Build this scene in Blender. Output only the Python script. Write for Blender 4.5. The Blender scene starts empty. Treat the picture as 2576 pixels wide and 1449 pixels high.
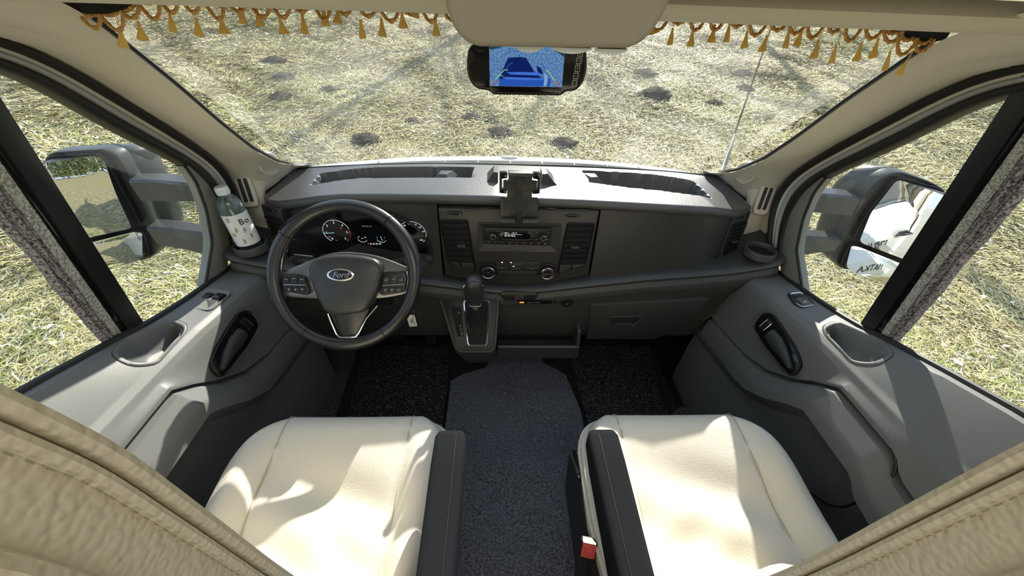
import bpy, bmesh, math, random
import numpy as np
from mathutils import Vector, Matrix
random.seed(7); rng = np.random.default_rng(11)
SC = bpy.context.scene; COL = SC.collection; D = bpy.data
PI = math.pi
def rad(a): return math.radians(a)

# ------------------------------------------------------------------ camera, sky, sun, exposure
cam = D.objects.new('camera', D.cameras.new('camera')); COL.objects.link(cam)
cam.data.sensor_width = 36.0; cam.data.lens = 936.0 / 2576 * 36; cam.data.clip_start = .01
_p, _y, _r = rad(38), rad(-2.736), rad(2.073)
_ax = [Vector((1, 0, 0)), Vector((0, math.sin(_p), math.cos(_p))), Vector((0, -math.cos(_p), math.sin(_p)))]
_Z = Matrix.Rotation(_y, 3, 'Z'); _ax = [_Z @ a for a in _ax]
_cx = math.cos(_r) * _ax[0] + math.sin(_r) * _ax[1]; _cy = -math.sin(_r) * _ax[0] + math.cos(_r) * _ax[1]
_m = Matrix((_cx, _cy, _ax[2])).transposed().to_4x4(); _m.translation = Vector((-.044, 0, 1.35))
cam.matrix_world = _m; SC.camera = cam

SUN_AZ, SUN_EL, SUN_E = 16.8, 29.5, 9.2
SKY_STRENGTH, EXPOSURE = 1.12, 0.14
sun = D.objects.new('sun', D.lights.new('sun', 'SUN')); COL.objects.link(sun)
sun.data.energy = SUN_E; sun.data.angle = rad(.55); sun.data.color = (1, .94, .82)
sd = Vector((math.sin(rad(SUN_AZ)) * math.cos(rad(SUN_EL)), math.cos(rad(SUN_AZ)) * math.cos(rad(SUN_EL)), math.sin(rad(SUN_EL))))
sun.rotation_euler = sd.to_track_quat('Z', 'Y').to_euler(); sun.location = sd * 30
W = D.worlds.new('world'); SC.world = W; W.use_nodes = True
_nt = W.node_tree; _bg = _nt.nodes['Background']
_bg.inputs[0].default_value = (.62, .78, 1.0, 1); _bg.inputs[1].default_value = SKY_STRENGTH
# added fill lamp under the closed living-area ceiling, lifts the cab's soft light
cab_fill = D.objects.new('roof_hatch_daylight', D.lights.new('roof_hatch_daylight', 'AREA')); COL.objects.link(cab_fill)
cab_fill.data.energy = 11; cab_fill.data.shape = 'RECTANGLE'; cab_fill.data.size = 1.2; cab_fill.data.size_y = 1.2
cab_fill.data.color = (1, .97, .9); cab_fill.location = (0, -.75, 1.93)
SC.view_settings.view_transform = 'Standard'; SC.view_settings.look = 'None'
SC.view_settings.gamma = 1; SC.view_settings.use_curve_mapping = False; SC.view_settings.exposure = EXPOSURE
SC.cycles.max_bounces = 10; SC.cycles.transparent_max_bounces = 16; SC.cycles.caustics_reflective = False

# ------------------------------------------------------------------ helpers
def V(*a): return Vector(a)
class Fr:
    """a plane in space: origin o, axes u v and the facing normal n"""
    def __init__(s, o, u=(1, 0, 0), v=(0, 0, 1)):
        s.o = Vector(o); s.u = Vector(u).normalized(); v = Vector(v); v = v - s.u * v.dot(s.u)
        s.v = v.normalized(); s.n = s.u.cross(s.v); s.k = 1.0
    def __call__(s, a, b, c=0): return s.o + s.u * (a * s.k) + s.v * (b * s.k) + s.n * c
    def at(s, a, b, c=0):
        f = Fr(s(a, b, c), s.u, s.v); return f

def obj(name, verts, faces, mat, parent=None, sharp=35, mats=None, fm=None):
    me = D.meshes.new(name); me.from_pydata([tuple(v) for v in verts], [], faces)
    bm = bmesh.new(); bm.from_mesh(me); bmesh.ops.recalc_face_normals(bm, faces=bm.faces); bm.to_mesh(me); bm.free()
    for m in (mats or [mat]): me.materials.append(m)
    if fm is not None: me.polygons.foreach_set('material_index', fm)
    me.polygons.foreach_set('use_smooth', [True] * len(me.polygons))
    me.set_sharp_from_angle(angle=rad(sharp)); me.update()
    return link(name, me, parent)
def link(name, me, parent=None):
    o = D.objects.new(name, me); COL.objects.link(o)
    if parent is not None:
        o.parent = parent; o.matrix_parent_inverse = pinv(parent)
    return o
def pinv(p): return Matrix.Translation(-p.location)
def tag(o, label=None, cat=None, group=None, kind=None):
    if label: o['label'] = label
    if cat: o['category'] = cat
    if group: o['group'] = group
    if kind: o['kind'] = kind
    return o
def thing(name, label, cat, loc=(0, 0, 0), group=None, kind=None):
    o = D.objects.new(name, None); COL.objects.link(o); o.location = loc; o.empty_display_size = .05
    return tag(o, label, cat, group, kind)

class MB:
    """collects shells of one part"""
    def __init__(s): s.v = []; s.f = []
    def add(s, v, f):
        k = len(s.v); s.v += [Vector(p) for p in v]; s.f += [[i + k for i in q] for q in f]; return s
    def build(s, name, mat, parent=None, sharp=35): return obj(name, s.v, s.f, mat, parent, sharp)

def g_loft(rings, close=True, cap=True, loop=False):
    n = len(rings[0]); v = [p for r in rings for p in r]; f = []
    R = len(rings)
    for i in range(R if loop else R - 1):
        a = i * n; b = ((i + 1) % R) * n
        for j in range(n if close else n - 1):
            k = (j + 1) % n; f.append([a + j, a + k, b + k, b + j])
    if cap and close and not loop:
        f.append(list(range(n))[::-1]); f.append(list(range((R - 1) * n, R * n)))
    return v, f
def g_tube(path, r, n=8, closed=False, flat=1.0, up=None):
    P = [Vector(p) for p in path]; N = len(P); rings = []; ref = Vector(up) if up else None
    for i in range(N):
        t = (P[(i + 1) % N] - P[i - 1]) if closed else (P[min(i + 1, N - 1)] - P[max(i - 1, 0)])
        t.normalize()
        if ref is None: ref = t.orthogonal()
        a = ref - t * ref.dot(t)
        if a.length < 1e-6: a = t.orthogonal()
        a.normalize(); b = t.cross(a)
        if up is None: ref = a
        ri = r[i] if isinstance(r, (list, tuple)) else r
        rings.append([P[i] + a * (ri * math.cos(2 * PI * k / n)) + b * (ri * flat * math.sin(2 * PI * k / n)) for k in range(n)])
    return g_loft(rings, True, not closed, closed)
def rnd(pts, r, n=4):
    """round the corners of a 2d polygon"""
    out = []; N = len(pts); rr = r if isinstance(r, (list, tuple)) else [r] * N
    for i in range(N):
        p = Vector(pts[i]); a = Vector(pts[i - 1]) - p; b = Vector(pts[(i + 1) % N]) - p
        la, lb = a.length, b.length; a.normalize(); b.normalize(); R = min(rr[i], la * .48, lb * .48)
        if R <= 0: out.append(p); continue
        for k in range(n + 1):
            t = k / n; q = p + a * R * (1 - t) ** 2 + b * R * t ** 2; out.append(q)
    return out
def inset(pts, d):
    N = len(pts); ar = sum(pts[i - 1].x * pts[i].y - pts[i].x * pts[i - 1].y for i in range(N)); s = 1 if ar > 0 else -1
    out = []
    for i in range(N):
        e1 = (pts[i] - pts[i - 1]); e2 = (pts[(i + 1) % N] - pts[i])
        n1 = Vector((-e1.y, e1.x)); n2 = Vector((-e2.y, e2.x))
        if n1.length > 1e-9: n1.normalize()
        if n2.length > 1e-9: n2.normalize()
        m = n1 + n2
        if m.length < 1e-6: m = n1
        m.normalize(); c = max(.5, m.dot(n1)); out.append(pts[i] + m * (s * d / c))
    return out
def g_plate(pts, F, d=.01, b=.002, h=0):
    pts = [Vector(p) for p in pts]; i1 = inset(pts, b * .3); i2 = inset(pts, b)
    rings = [[F(p.x, p.y, h - d) for p in pts], [F(p.x, p.y, h - b) for p in pts],
             [F(p.x, p.y, h - b * .3) for p in i1], [F(p.x, p.y, h) for p in i2]]
    return g_loft(rings)
def g_ring(outer, inner, F, d=.01, h=0, hi=None, di=None):
    """a bezel: an annulus between two outlines of equal length"""
    hi = h if hi is None else hi; di = d if di is None else di
    b = .0012
    o2 = inset([Vector(p) for p in outer], b); i2 = inset([Vector(p) for p in inner], -b)
    rings = [[F(p.x, p.y, h - d) for p in outer], [F(p.x, p.y, h - b) for p in outer], [F(p.x, p.y, h) for p in o2],
             [F(p.x, p.y, hi) for p in i2], [F(p.x, p.y, hi - b) for p in inner], [F(p.x, p.y, hi - di) for p in inner]]
    return g_loft(rings, True, False)
def plate(name, pts, F, mat, parent=None, d=.01, b=.002, h=0, r=0, n=4):
    q = rnd(pts, r, n) if r else [Vector(p) for p in pts]
    return MB().add(*g_plate(q, F, d, b, h)).build(name, mat, parent)
def bezel(name, pts, w, F, mat, parent=None, d=.01, h=0, r=.004, hi=None, di=None, n=5):
    q = rnd(pts, r, n); return MB().add(*g_ring(q, inset(q, w), F, d, h, hi, di)).build(name, mat, parent)
def rect(x0, y0, x1, y1): return [(x0, y0), (x1, y0), (x1, y1), (x0, y1)]
def circ(r, n=32, cx=0, cy=0, a=0): return [Vector((cx + r * math.cos(a + 2 * PI * k / n), cy + r * math.sin(a + 2 * PI * k / n))) for k in range(n)]
def ell(rx, ry, n=40, cx=0, cy=0): return [Vector((cx + rx * math.cos(2 * PI * k / n), cy + ry * math.sin(2 * PI * k / n))) for k in range(n)]
def g_lathe(prof, F, n=28):
    return g_loft([[F(r * math.cos(2 * PI * k / n), r * math.sin(2 * PI * k / n), h) for k in range(n)] for r, h in prof])
def lathe(name, prof, F, mat, parent=None, n=28, sharp=35): return MB().add(*g_lathe(prof, F, n)).build(name, mat, parent, sharp)
def tube(name, path, r, mat, parent=None, n=8, closed=False, flat=1.0, up=None): return MB().add(*g_tube(path, r, n, closed, flat, up)).build(name, mat, parent)
def box(name, F, sx, sy, sz, mat, parent=None, b=.003, r=.004):
    """front face centred on F, going back by sz"""
    return plate(name, rect(-sx / 2, -sy / 2, sx / 2, sy / 2), F, mat, parent, sz, b, 0, r, 3)
def g_grid(P, flip=False):
    n = len(P[0]); v = [p for r in P for p in r]; f = []
    for i in range(len(P) - 1):
        for j in range(n - 1): f.append([i * n + j, i * n + j + 1, (i + 1) * n + j + 1, (i + 1) * n + j])
    return v, f
def sheet(name, P, off, mat, parent=None, sharp=35):
    """a thick sheet: grid P and the same grid moved by off, walls all round"""
    off = Vector(off); a, b = len(P), len(P[0]); v, f = g_grid(P); k = len(v)
    v2 = v + [Vector(p) + off for p in v]; f2 = f + [[i + k for i in q][::-1] for q in f]
    bd = [j for j in range(b)] + [i * b + b - 1 for i in range(1, a)] + [(a - 1) * b + j for j in range(b - 2, -1, -1)] + [i * b for i in range(a - 2, 0, -1)]
    for i in range(len(bd)):
        p, q = bd[i], bd[(i + 1) % len(bd)]; f2.append([q, p, p + k, q + k])
    return obj(name, v2, f2, mat, parent, sharp)
def text(s, F, size, mat, parent=None, name='lettering', align='CENTER', ext=.0002, shear=0, sx=1.0):
    cu = D.curves.new(name, 'FONT'); cu.body = s; cu.size = size; cu.align_x = align; cu.align_y = 'CENTER'; cu.extrude = ext; cu.shear = shear
    cu.resolution_u = 2; cu.materials.append(mat)
    t = D.objects.new('_t', cu); me = D.meshes.new_from_object(t); me.name = name; D.objects.remove(t); D.curves.remove(cu)
    m = Matrix((F.u * sx, F.v, F.n)).transposed().to_4x4(); m.translation = F.o; me.transform(m)
    return link(name, me, parent)
def resamp(pts, n, smooth=2):
    P = np.array([tuple(p) for p in pts], float); s = np.r_[0, np.cumsum(np.linalg.norm(np.diff(P, axis=0), axis=1))]
    t = np.linspace(0, s[-1], n); Q = np.stack([np.interp(t, s, P[:, k]) for k in range(3)], 1)
    for _ in range(smooth):
        R = Q.copy(); R[1:-1] = (Q[:-2] + 2 * Q[1:-1] + Q[2:]) / 4; Q = R
    return [Vector(q) for q in Q]
def mx(pts, s): return [Vector((s * p[0], p[1], p[2])) for p in pts]
def strip(name, A, B, bulge, nrm, mat, parent=None, n=60, seg=7, back=.02, smooth=3, sharp=50):
    """a moulded band between two edge curves, bulged along nrm"""
    A = resamp(A, n, smooth); B = resamp(B, n, smooth); nrm = Vector(nrm); rings = []
    for a, b in zip(A, B):
        r = [a.lerp(b, k / seg) + nrm * (bulge * math.sin(PI * k / seg) ** .7) for k in range(seg + 1)]
        r += [b - nrm * back, a - nrm * back]; rings.append(r)
    return MB().add(*g_loft(rings)).build(name, mat, parent, sharp)
def ip(x, xs, ys): return float(np.interp(x, xs, ys))
def sst(a, b, x):
    t = min(1, max(0, (x - a) / (b - a))); return t * t * (3 - 2 * t)
def dup(root, loc, label=None, group=None):
    r = root.copy(); COL.objects.link(r); r.location = loc
    if label: r['label'] = label
    if group: r['group'] = group
    for ch in root.children:
        c = ch.copy(); COL.objects.link(c); c.parent = r
        for g in ch.children:
            d = g.copy(); COL.objects.link(d); d.parent = c
    return r

# ------------------------------------------------------------------ materials
def mat(name, col, rough=.5, metal=0, spec=.5, bump=None, var=None, emit=None, coat=0, trans=0, vor=None, sheen=0):
    m = D.materials.new(name); m.use_nodes = True; nt = m.node_tree; N = nt.nodes; L = nt.links; b = N['Principled BSDF']
    b.inputs['Base Color'].default_value = (*col, 1); b.inputs['Roughness'].default_value = rough; b.inputs['Metallic'].default_value = metal
    b.inputs['Specular IOR Level'].default_value = spec; b.inputs['Coat Weight'].default_value = coat
    b.inputs['Sheen Weight'].default_value = sheen
    if trans: b.inputs['Transmission Weight'].default_value = trans
    if emit: b.inputs['Emission Color'].default_value = (*emit[0], 1); b.inputs['Emission Strength'].default_value = emit[1]
    tc = N.new('ShaderNodeTexCoord')
    if var:      # (scale, darker colour, detail)
        no = N.new('ShaderNodeTexNoise'); no.inputs['Scale'].default_value = var[0]; no.inputs['Detail'].default_value = var[2]; L.new(tc.outputs['Object'], no.inputs['Vector'])
        cr = N.new('ShaderNodeValToRGB'); cr.color_ramp.elements[0].position = .38; cr.color_ramp.elements[1].position = .62
        cr.color_ramp.elements[0].color = (*var[1], 1); cr.color_ramp.elements[1].color = (*col, 1)
        L.new(no.outputs['Fac'], cr.inputs['Fac']); L.new(cr.outputs['Color'], b.inputs['Base Color'])
    prev = None
    for kind, src in (('n', bump), ('v', vor)):
        if not src: continue
        if kind == 'n':
            t = N.new('ShaderNodeTexNoise'); t.inputs['Detail'].default_value = 3; out = t.outputs['Fac']
        else:
            t = N.new('ShaderNodeTexVoronoi'); t.feature = 'SMOOTH_F1'; ml = N.new('ShaderNodeMapRange'); ml.interpolation_type = 'SMOOTHSTEP'; ml.inputs[1].default_value = .85; ml.inputs[2].default_value = .15
            L.new(t.outputs['Distance'], ml.inputs[0]); out = ml.outputs[0]
        t.inputs['Scale'].default_value = src[0]; L.new(tc.outputs['Object'], t.inputs['Vector'])
        bp = N.new('ShaderNodeBump'); bp.inputs['Strength'].default_value = src[1]; bp.inputs['Distance'].default_value = src[2] if len(src) > 2 else .002
        L.new(out, bp.inputs['Height'])
        if prev: L.new(prev.outputs['Normal'], bp.inputs['Normal'])
        prev = bp
    if prev: L.new(prev.outputs['Normal'], b.inputs['Normal'])
    return m
def emitm(name, col, s=1.0):
    m = D.materials.new(name); m.use_nodes = True; N = m.node_tree.nodes; N.clear()
    e = N.new('ShaderNodeEmission'); e.inputs[0].default_value = (*col, 1); e.inputs[1].default_value = s
    o = N.new('ShaderNodeOutputMaterial'); m.node_tree.links.new(e.outputs[0], o.inputs[0]); return m
def glassm(name, tint, haze, hscale, hcol=(.8, .8, .75), lo=.45, hi=.75):
    """thin window glass: clear, reflecting by angle, with a film of dust"""
    m = D.materials.new(name); m.use_nodes = True; nt = m.node_tree; N = nt.nodes; L = nt.links; N.clear()
    tr = N.new('ShaderNodeBsdfTransparent'); tr.inputs[0].default_value = (*tint, 1)
    gl = N.new('ShaderNodeBsdfGlossy'); gl.inputs['Roughness'].default_value = .0
    lw = N.new('ShaderNodeLayerWeight'); lw.inputs[0].default_value = .5
    pw = N.new('ShaderNodeMath'); pw.operation = 'POWER'; pw.inputs[1].default_value = 5; L.new(lw.outputs['Facing'], pw.inputs[0])
    fr = N.new('ShaderNodeMath'); fr.operation = 'MULTIPLY_ADD'; fr.inputs[1].default_value = .92; fr.inputs[2].default_value = .045; L.new(pw.outputs[0], fr.inputs[0])
    mixa = N.new('ShaderNodeMixShader'); L.new(fr.outputs[0], mixa.inputs[0]); L.new(tr.outputs[0], mixa.inputs[1]); L.new(gl.outputs[0], mixa.inputs[2])
    df = N.new('ShaderNodeBsdfTranslucent'); df.inputs[0].default_value = (*hcol, 1)
    tc = N.new('ShaderNodeTexCoord'); no = N.new('ShaderNodeTexNoise'); no.inputs['Scale'].default_value = hscale; no.inputs['Detail'].default_value = 5; no.inputs['Distortion'].default_value = 1.2
    L.new(tc.outputs['Object'], no.inputs['Vector'])
    mr = N.new('ShaderNodeMapRange'); mr.inputs[1].default_value = lo; mr.inputs[2].default_value = hi; mr.inputs[3].default_value = haze[0]; mr.inputs[4].default_value = haze[1]
    L.new(no.outputs['Fac'], mr.inputs[0])
    mixb = N.new('ShaderNodeMixShader'); L.new(mr.outputs[0], mixb.inputs[0]); L.new(mixa.outputs[0], mixb.inputs[1]); L.new(df.outputs[0], mixb.inputs[2])
    o = N.new('ShaderNodeOutputMaterial'); L.new(mixb.outputs[0], o.inputs[0]); return m

M = {}
M['dash'] = mat('dash_plastic', (.032, .032, .031), .5, bump=(900, .25, .0006))
M['dash_mid'] = mat('dash_panel_plastic', (.040, .039, .036), .42, bump=(1200, .15, .0005))
M['dash_low'] = mat('dash_lower_plastic', (.055, .055, .052), .5, bump=(900, .2, .0006))
M['dash_top'] = mat('dash_top_plastic', (.075, .075, .078), .37, spec=.6, bump=(420, .55, .0012))
M['ledge'] = mat('ledge_plastic', (.05, .055, .06), .42, bump=(900, .15, .0005))
M['black'] = mat('black_plastic', (.012, .012, .012), .4, bump=(900, .1, .0004))
M['gloss'] = mat('gloss_black', (.006, .006, .007), .12)
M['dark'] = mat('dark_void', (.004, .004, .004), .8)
M['rubber'] = mat('rubber_seal', (.016, .016, .015), .55)
M['door'] = mat('door_plastic', (.15, .155, .155), .5, bump=(600, .25, .0006))
M['door_lo'] = mat('door_lower_plastic', (.07, .07, .068), .55, bump=(600, .25, .0006))
M['beige'] = mat('beige_trim', (.74, .70, .60), .6, bump=(500, .15, .0005))
M['groove'] = mat('grille_groove', (.22, .21, .18), .7)
M['console'] = mat('console_beige_shaded', (.34, .31, .24), .6, bump=(600, .1, .0004))  # same beige plastic as the trim, darkened for the shade it hangs in
M['liner'] = mat('headliner_fabric', (.66, .62, .52), .8, bump=(700, .3, .0006), sheen=.2)
M['cream'] = mat('cream_leather', (.68, .645, .575), .45, bump=(60, .15, .003), vor=(420, .30, .0007))
M['cream_back'] = mat('cream_back_leather', (.80, .73, .57), .5, bump=(120, .05, .0008), vor=(260, .6, .0010))  # same leather as the cushions, tan of the shaded backs put into the colour
M['seam'] = mat('seam_thread', (.45, .40, .30), .8)
M['felt'] = mat('armrest_fabric', (.013, .015, .018), .9, spec=.08, bump=(1400, .4, .0006))
M['wheel'] = mat('wheel_leather', (.014, .014, .015), .29, spec=.7, vor=(700, .15, .0005))
M['hub'] = mat('hub_plastic', (.032, .033, .034), .36, spec=.6, bump=(260, .5, .0015))
M['satin'] = mat('satin_grey', (.20, .20, .20), .26, .6)
M['chrome'] = mat('chrome', (.92, .92, .92), .22, 1)
M['steel'] = mat('brushed_metal', (.55, .55, .55), .3, 1)
M['white'] = mat('white_paint', (.80, .82, .82), .15, coat=.6)
M['mirror'] = mat('mirror_glass', (.9, .92, .92), .0, 1)
M['mirror_sh'] = mat('mirror_plastic', (.055, .062, .064), .38, bump=(500, .2, .0005))
M['frame'] = mat('door_frame_paint', (.40, .41, .40), .35)
M['sail'] = mat('sail_plastic', (.20, .20, .17), .5)
M['cowl'] = mat('cowl_plastic', (.06, .067, .068), .95, spec=.05)
M['letter'] = mat('letter_grey', (.34, .34, .34), .6)
M['ink'] = mat('letter_black', (.02, .02, .02), .6)
M['glow'] = emitm('display_white', (.85, .9, .95), .75)
M['glow_dim'] = emitm('display_dim', (.25, .26, .27), .6)
M['glow_cyan'] = emitm('display_cyan', (.35, .75, .85), .7)
M['glow_red'] = emitm('display_red', (.9, .12, .08), .5)
M['glow_amber'] = emitm('lamp_amber', (1, .42, .08), 1.0)
M['glow_lamp'] = emitm('lamp_warm', (1, .85, .6), 1.3)
M['pelmet'] = mat('pelmet_velvet', (.006, .006, .006), .95, sheen=.1)
def threadm(name, col, thru):
    m = mat(name, col, .55, bump=(800, .5, .001)); nt = m.node_tree; N = nt.nodes; L = nt.links; o = [n for n in N if n.type == 'OUTPUT_MATERIAL'][0]
    t = N.new('ShaderNodeBsdfTranslucent'); t.inputs[0].default_value = (*col, 1); x = N.new('ShaderNodeMixShader'); x.inputs[0].default_value = thru
    L.new(N['Principled BSDF'].outputs[0], x.inputs[1]); L.new(t.outputs[0], x.inputs[2]); L.new(x.outputs[0], o.inputs[0]); return m
M['cord'] = threadm('gold_cord', (.92, .60, .20), .4); M['tassel'] = threadm('yellow_tassel', (.95, .74, .28), .5)
M['red'] = mat('red_button', (.75, .10, .10), .35)
M['tealcloth'] = mat('teal_seat_fabric', (.12, .19, .19), .9, bump=(1500, .5, .0008), var=(900, (.06, .1, .1), 2))
M['glass_f'] = glassm('windscreen_glass', (.97, .985, .97), (.015, .11), 2.3)
M['glass_s'] = glassm('side_glass', (.95, .975, .96), (.005, .03), 3)
# ------------------------------------------------------------------ field
def field(name, cols, sc):
    m = D.materials.new(name); m.use_nodes = True; nt = m.node_tree; N = nt.nodes; L = nt.links; b = N['Principled BSDF']
    b.inputs['Roughness'].default_value = .9; b.inputs['Specular IOR Level'].default_value = .1
    tc = N.new('ShaderNodeTexCoord'); n1 = N.new('ShaderNodeTexNoise'); n1.inputs['Scale'].default_value = sc; n1.inputs['Detail'].default_value = 6
    n2 = N.new('ShaderNodeTexNoise'); n2.inputs['Scale'].default_value = .35; n2.inputs['Detail'].default_value = 3
    L.new(tc.outputs['Object'], n1.inputs['Vector']); L.new(tc.outputs['Object'], n2.inputs['Vector'])
    c1 = N.new('ShaderNodeValToRGB'); c1.color_ramp.elements[0].position = .35; c1.color_ramp.elements[1].position = .65
    c1.color_ramp.elements[0].color = (*cols[0], 1); c1.color_ramp.elements[1].color = (*cols[1], 1); L.new(n1.outputs['Fac'], c1.inputs['Fac'])
    mx_ = N.new('ShaderNodeMixRGB'); mx_.inputs[2].default_value = (*cols[2], 1); L.new(c1.outputs['Color'], mx_.inputs[1])
    mr = N.new('ShaderNodeMapRange'); mr.inputs[1].default_value = .45; mr.inputs[2].default_value = .7; mr.inputs[4].default_value = .6
    L.new(n2.outputs['Fac'], mr.inputs[0]); L.new(mr.outputs[0], mx_.inputs[0]); L.new(mx_.outputs[0], b.inputs['Base Color'])
    bp = N.new('ShaderNodeBump'); bp.inputs['Strength'].default_value = .8; bp.inputs['Distance'].default_value = .03
    L.new(n1.outputs['Fac'], bp.inputs['Height']); L.new(bp.outputs['Normal'], b.inputs['Normal']); return m
M['field'] = field('dry_meadow', ((.09, .075, .045), (.34, .29, .17), (.20, .20, .08)), 9)
M['earth'] = field('molehill_earth', ((.035, .03, .024), (.12, .10, .08), (.07, .06, .05)), 40)
M['bark'] = field('bark', ((.20, .18, .15), (.5, .47, .42), (.3, .27, .22)), 6)
def gz(x, y):
    s = max(0, y - 2.5); s = s * s / 1.2 if s < .6 else s - .3
    return -.65 + .133 * s + .02 * math.sin(1.7 * x + .6) * math.sin(1.3 * y) + .012 * math.sin(4.1 * x) * math.cos(3.7 * y + 1)
xs = np.r_[np.linspace(-45, -10, 16), np.linspace(-9, 9, 73), np.linspace(10, 45, 16)]; ys = np.r_[np.linspace(-60, -3, 24), np.linspace(-2, 16, 73), np.linspace(17, 60, 18)]
gP = [[V(x, y, gz(x, y)) for x in xs] for y in ys]
v, f = g_grid(gP); tag(obj('ground', v, f, M['field']), 'dry spring meadow sloping up in front of the van', 'meadow', kind='structure')

moles = [(-1.93, 5.5, .40, 'earth molehill nearest the bonnet, left of the van centre'), (-3.71, 7.02, .41, 'flat dark molehill below and left of a paler one, left half of the windscreen'), (-4.08, 8.04, .37, 'small dark molehill farther off, left half of the windscreen'),
         (-3.04, 7.46, .35, 'loose brown molehill beside two dark ones, left half of the windscreen'), (-1.4, 6.21, .24, 'tiny clod of earth between bonnet and video mirror'), (2.84, 7.58, .61, 'widest low molehill, right of the video mirror'),
         (3.85, 7.27, .31, 'small round molehill left of the whip antenna'), (-.03, 5.8, .40, 'dusty grey molehill straight ahead over the bonnet emblem'), (-.49, 6.4, .32, 'pale molehill straight below the video mirror, left of its partner'),
         (-.15, 6.23, .25, 'smaller partner of the pale molehill below the video mirror'), (3.01, 8.8, .48, 'far molehill beyond the widest one, right of the video mirror'), (5.2, 9.08, .42, 'far molehill seen just left of the antenna rod'),
         (4.83, 8.16, .34, 'shallow molehill behind the small round one by the antenna'), (-4.63, 8.96, .42, 'farthest molehill, high in the left half of the windscreen'), (.89, 5.48, .38, 'flat sandy molehill above the phone holder, ahead of the bonnet')]
# grass: half a million blades nobody could count
NB = 560000
r = np.exp(rng.uniform(math.log(1.5), math.log(17), NB)); th = rng.uniform(rad(-118), rad(118), NB)
bx = r * np.sin(th); by = r * np.cos(th)
keep = ~((np.abs(bx) < 1.05) & (by < 2.35)); 
for (_x, _y, _w, _l) in moles: keep &= ~(((bx - _x) ** 2 + (by - _y) ** 2) < (.38 * _w * rng.uniform(.6, 1.25, NB)) ** 2)
bx, by, r = bx[keep], by[keep], r[keep]; n = len(bx)
s_ = np.clip(by - 2.5, 0, None); s_ = np.where(s_ < .6, s_ * s_ / 1.2, s_ - .3)
bz = -.65 + .133 * s_ + .02 * np.sin(1.7 * bx + .6) * np.sin(1.3 * by) + .012 * np.sin(4.1 * bx) * np.cos(3.7 * by + 1)
pat = np.sin(.9 * bx + 1.3 * np.sin(.7 * by)) + np.sin(1.1 * by + .8 * np.sin(1.3 * bx + 2)) + .6 * np.sin(2.7 * bx + 3.1 * by) + rng.normal(0, .9, n)
swirl = 1.6 * np.sin(1.9 * bx + .5) + 1.6 * np.cos(2.3 * by + 1) + .8 * np.sin(5 * bx + 4 * by)
hd = swirl + rng.normal(0, .9, n)
Lb = (.058 + .008 * r) * rng.uniform(.6, 1.5, n); wb = (.0017 + .00062 * r) * rng.uniform(.6, 1.4, n); crv = rng.normal(0, 2.0, n)
rise = rng.uniform(.05, .42, n) * Lb * np.clip(1.15 - .05 * r, .5, 1.1)
P0 = np.stack([bx, by, bz - .004], 1); vv = np.zeros((n, 5, 3), np.float32)
for k, (t, w) in enumerate(((0, 1), (.5, .85))):
    a = hd + crv * t; px = bx + np.cos(hd + crv * t * .5) * Lb * t; py = by + np.sin(hd + crv * t * .5) * Lb * t; pz = bz - .004 + rise * math.sin(PI * .62 * t)
    for q, sg in ((0, -1), (1, 1)):
        vv[:, 2 * k + q] = np.stack([px - np.sin(a) * wb * w * sg, py + np.cos(a) * wb * w * sg, pz], 1)
vv[:, 4] = np.stack([bx + np.cos(hd + crv * .5) * Lb, by + np.sin(hd + crv * .5) * Lb, bz + rise * math.sin(PI * .62)], 1)
me = D.meshes.new('grass'); me.vertices.add(n * 5); me.vertices.foreach_set('co', vv.ravel())
base = (np.arange(n) * 5)[:, None]; tri = np.concatenate([base + [0, 1, 3], base + [0, 3, 2], base + [2, 3, 4]], 1).astype(np.int32)
me.loops.add(n * 9); me.loops.foreach_set('vertex_index', tri.ravel()); me.polygons.add(n * 3)
me.polygons.foreach_set('loop_start', np.arange(n * 3, dtype=np.int32) * 3); me.polygons.foreach_set('loop_total', np.full(n * 3, 3, np.int32))
u = rng.uniform(0, 1, n); green = np.clip(.05 + .13 * pat + .14 * (bx < -1.0) * (by < 4), 0, .7)
c = np.where((u < green)[:, None], np.array([.30, .36, .08]), np.array([.66, .58, .30]))
c = np.where((u > .86)[:, None], np.array([.84, .80, .62]), c); c = np.where(((u > .80) & (u < .86))[:, None], np.array([.26, .19, .09]), c)
c = c * rng.uniform(.45, 1.45, (n, 1)); c = np.clip(c, 0, .95)
ca = me.color_attributes.new('tint', 'FLOAT_COLOR', 'POINT'); ca.data.foreach_set('color', np.repeat(np.c_[c, np.ones(n)], 5, 0).astype(np.float32).ravel())
me.update(calc_edges=True)
mg = D.materials.new('grass_blade'); mg.use_nodes = True; _n = mg.node_tree.nodes; _b = _n['Principled BSDF']; _b.inputs['Roughness'].default_value = .6; _b.inputs['Specular IOR Level'].default_value = .08
_a = _n.new('ShaderNodeAttribute'); _a.attribute_name = 'tint'; mg.node_tree.links.new(_a.outputs['Color'], _b.inputs['Base Color'])
me.materials.append(mg); tag(link('grass', me), 'matted dry straw and green grass blades covering the meadow', 'grass', kind='stuff')
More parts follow.
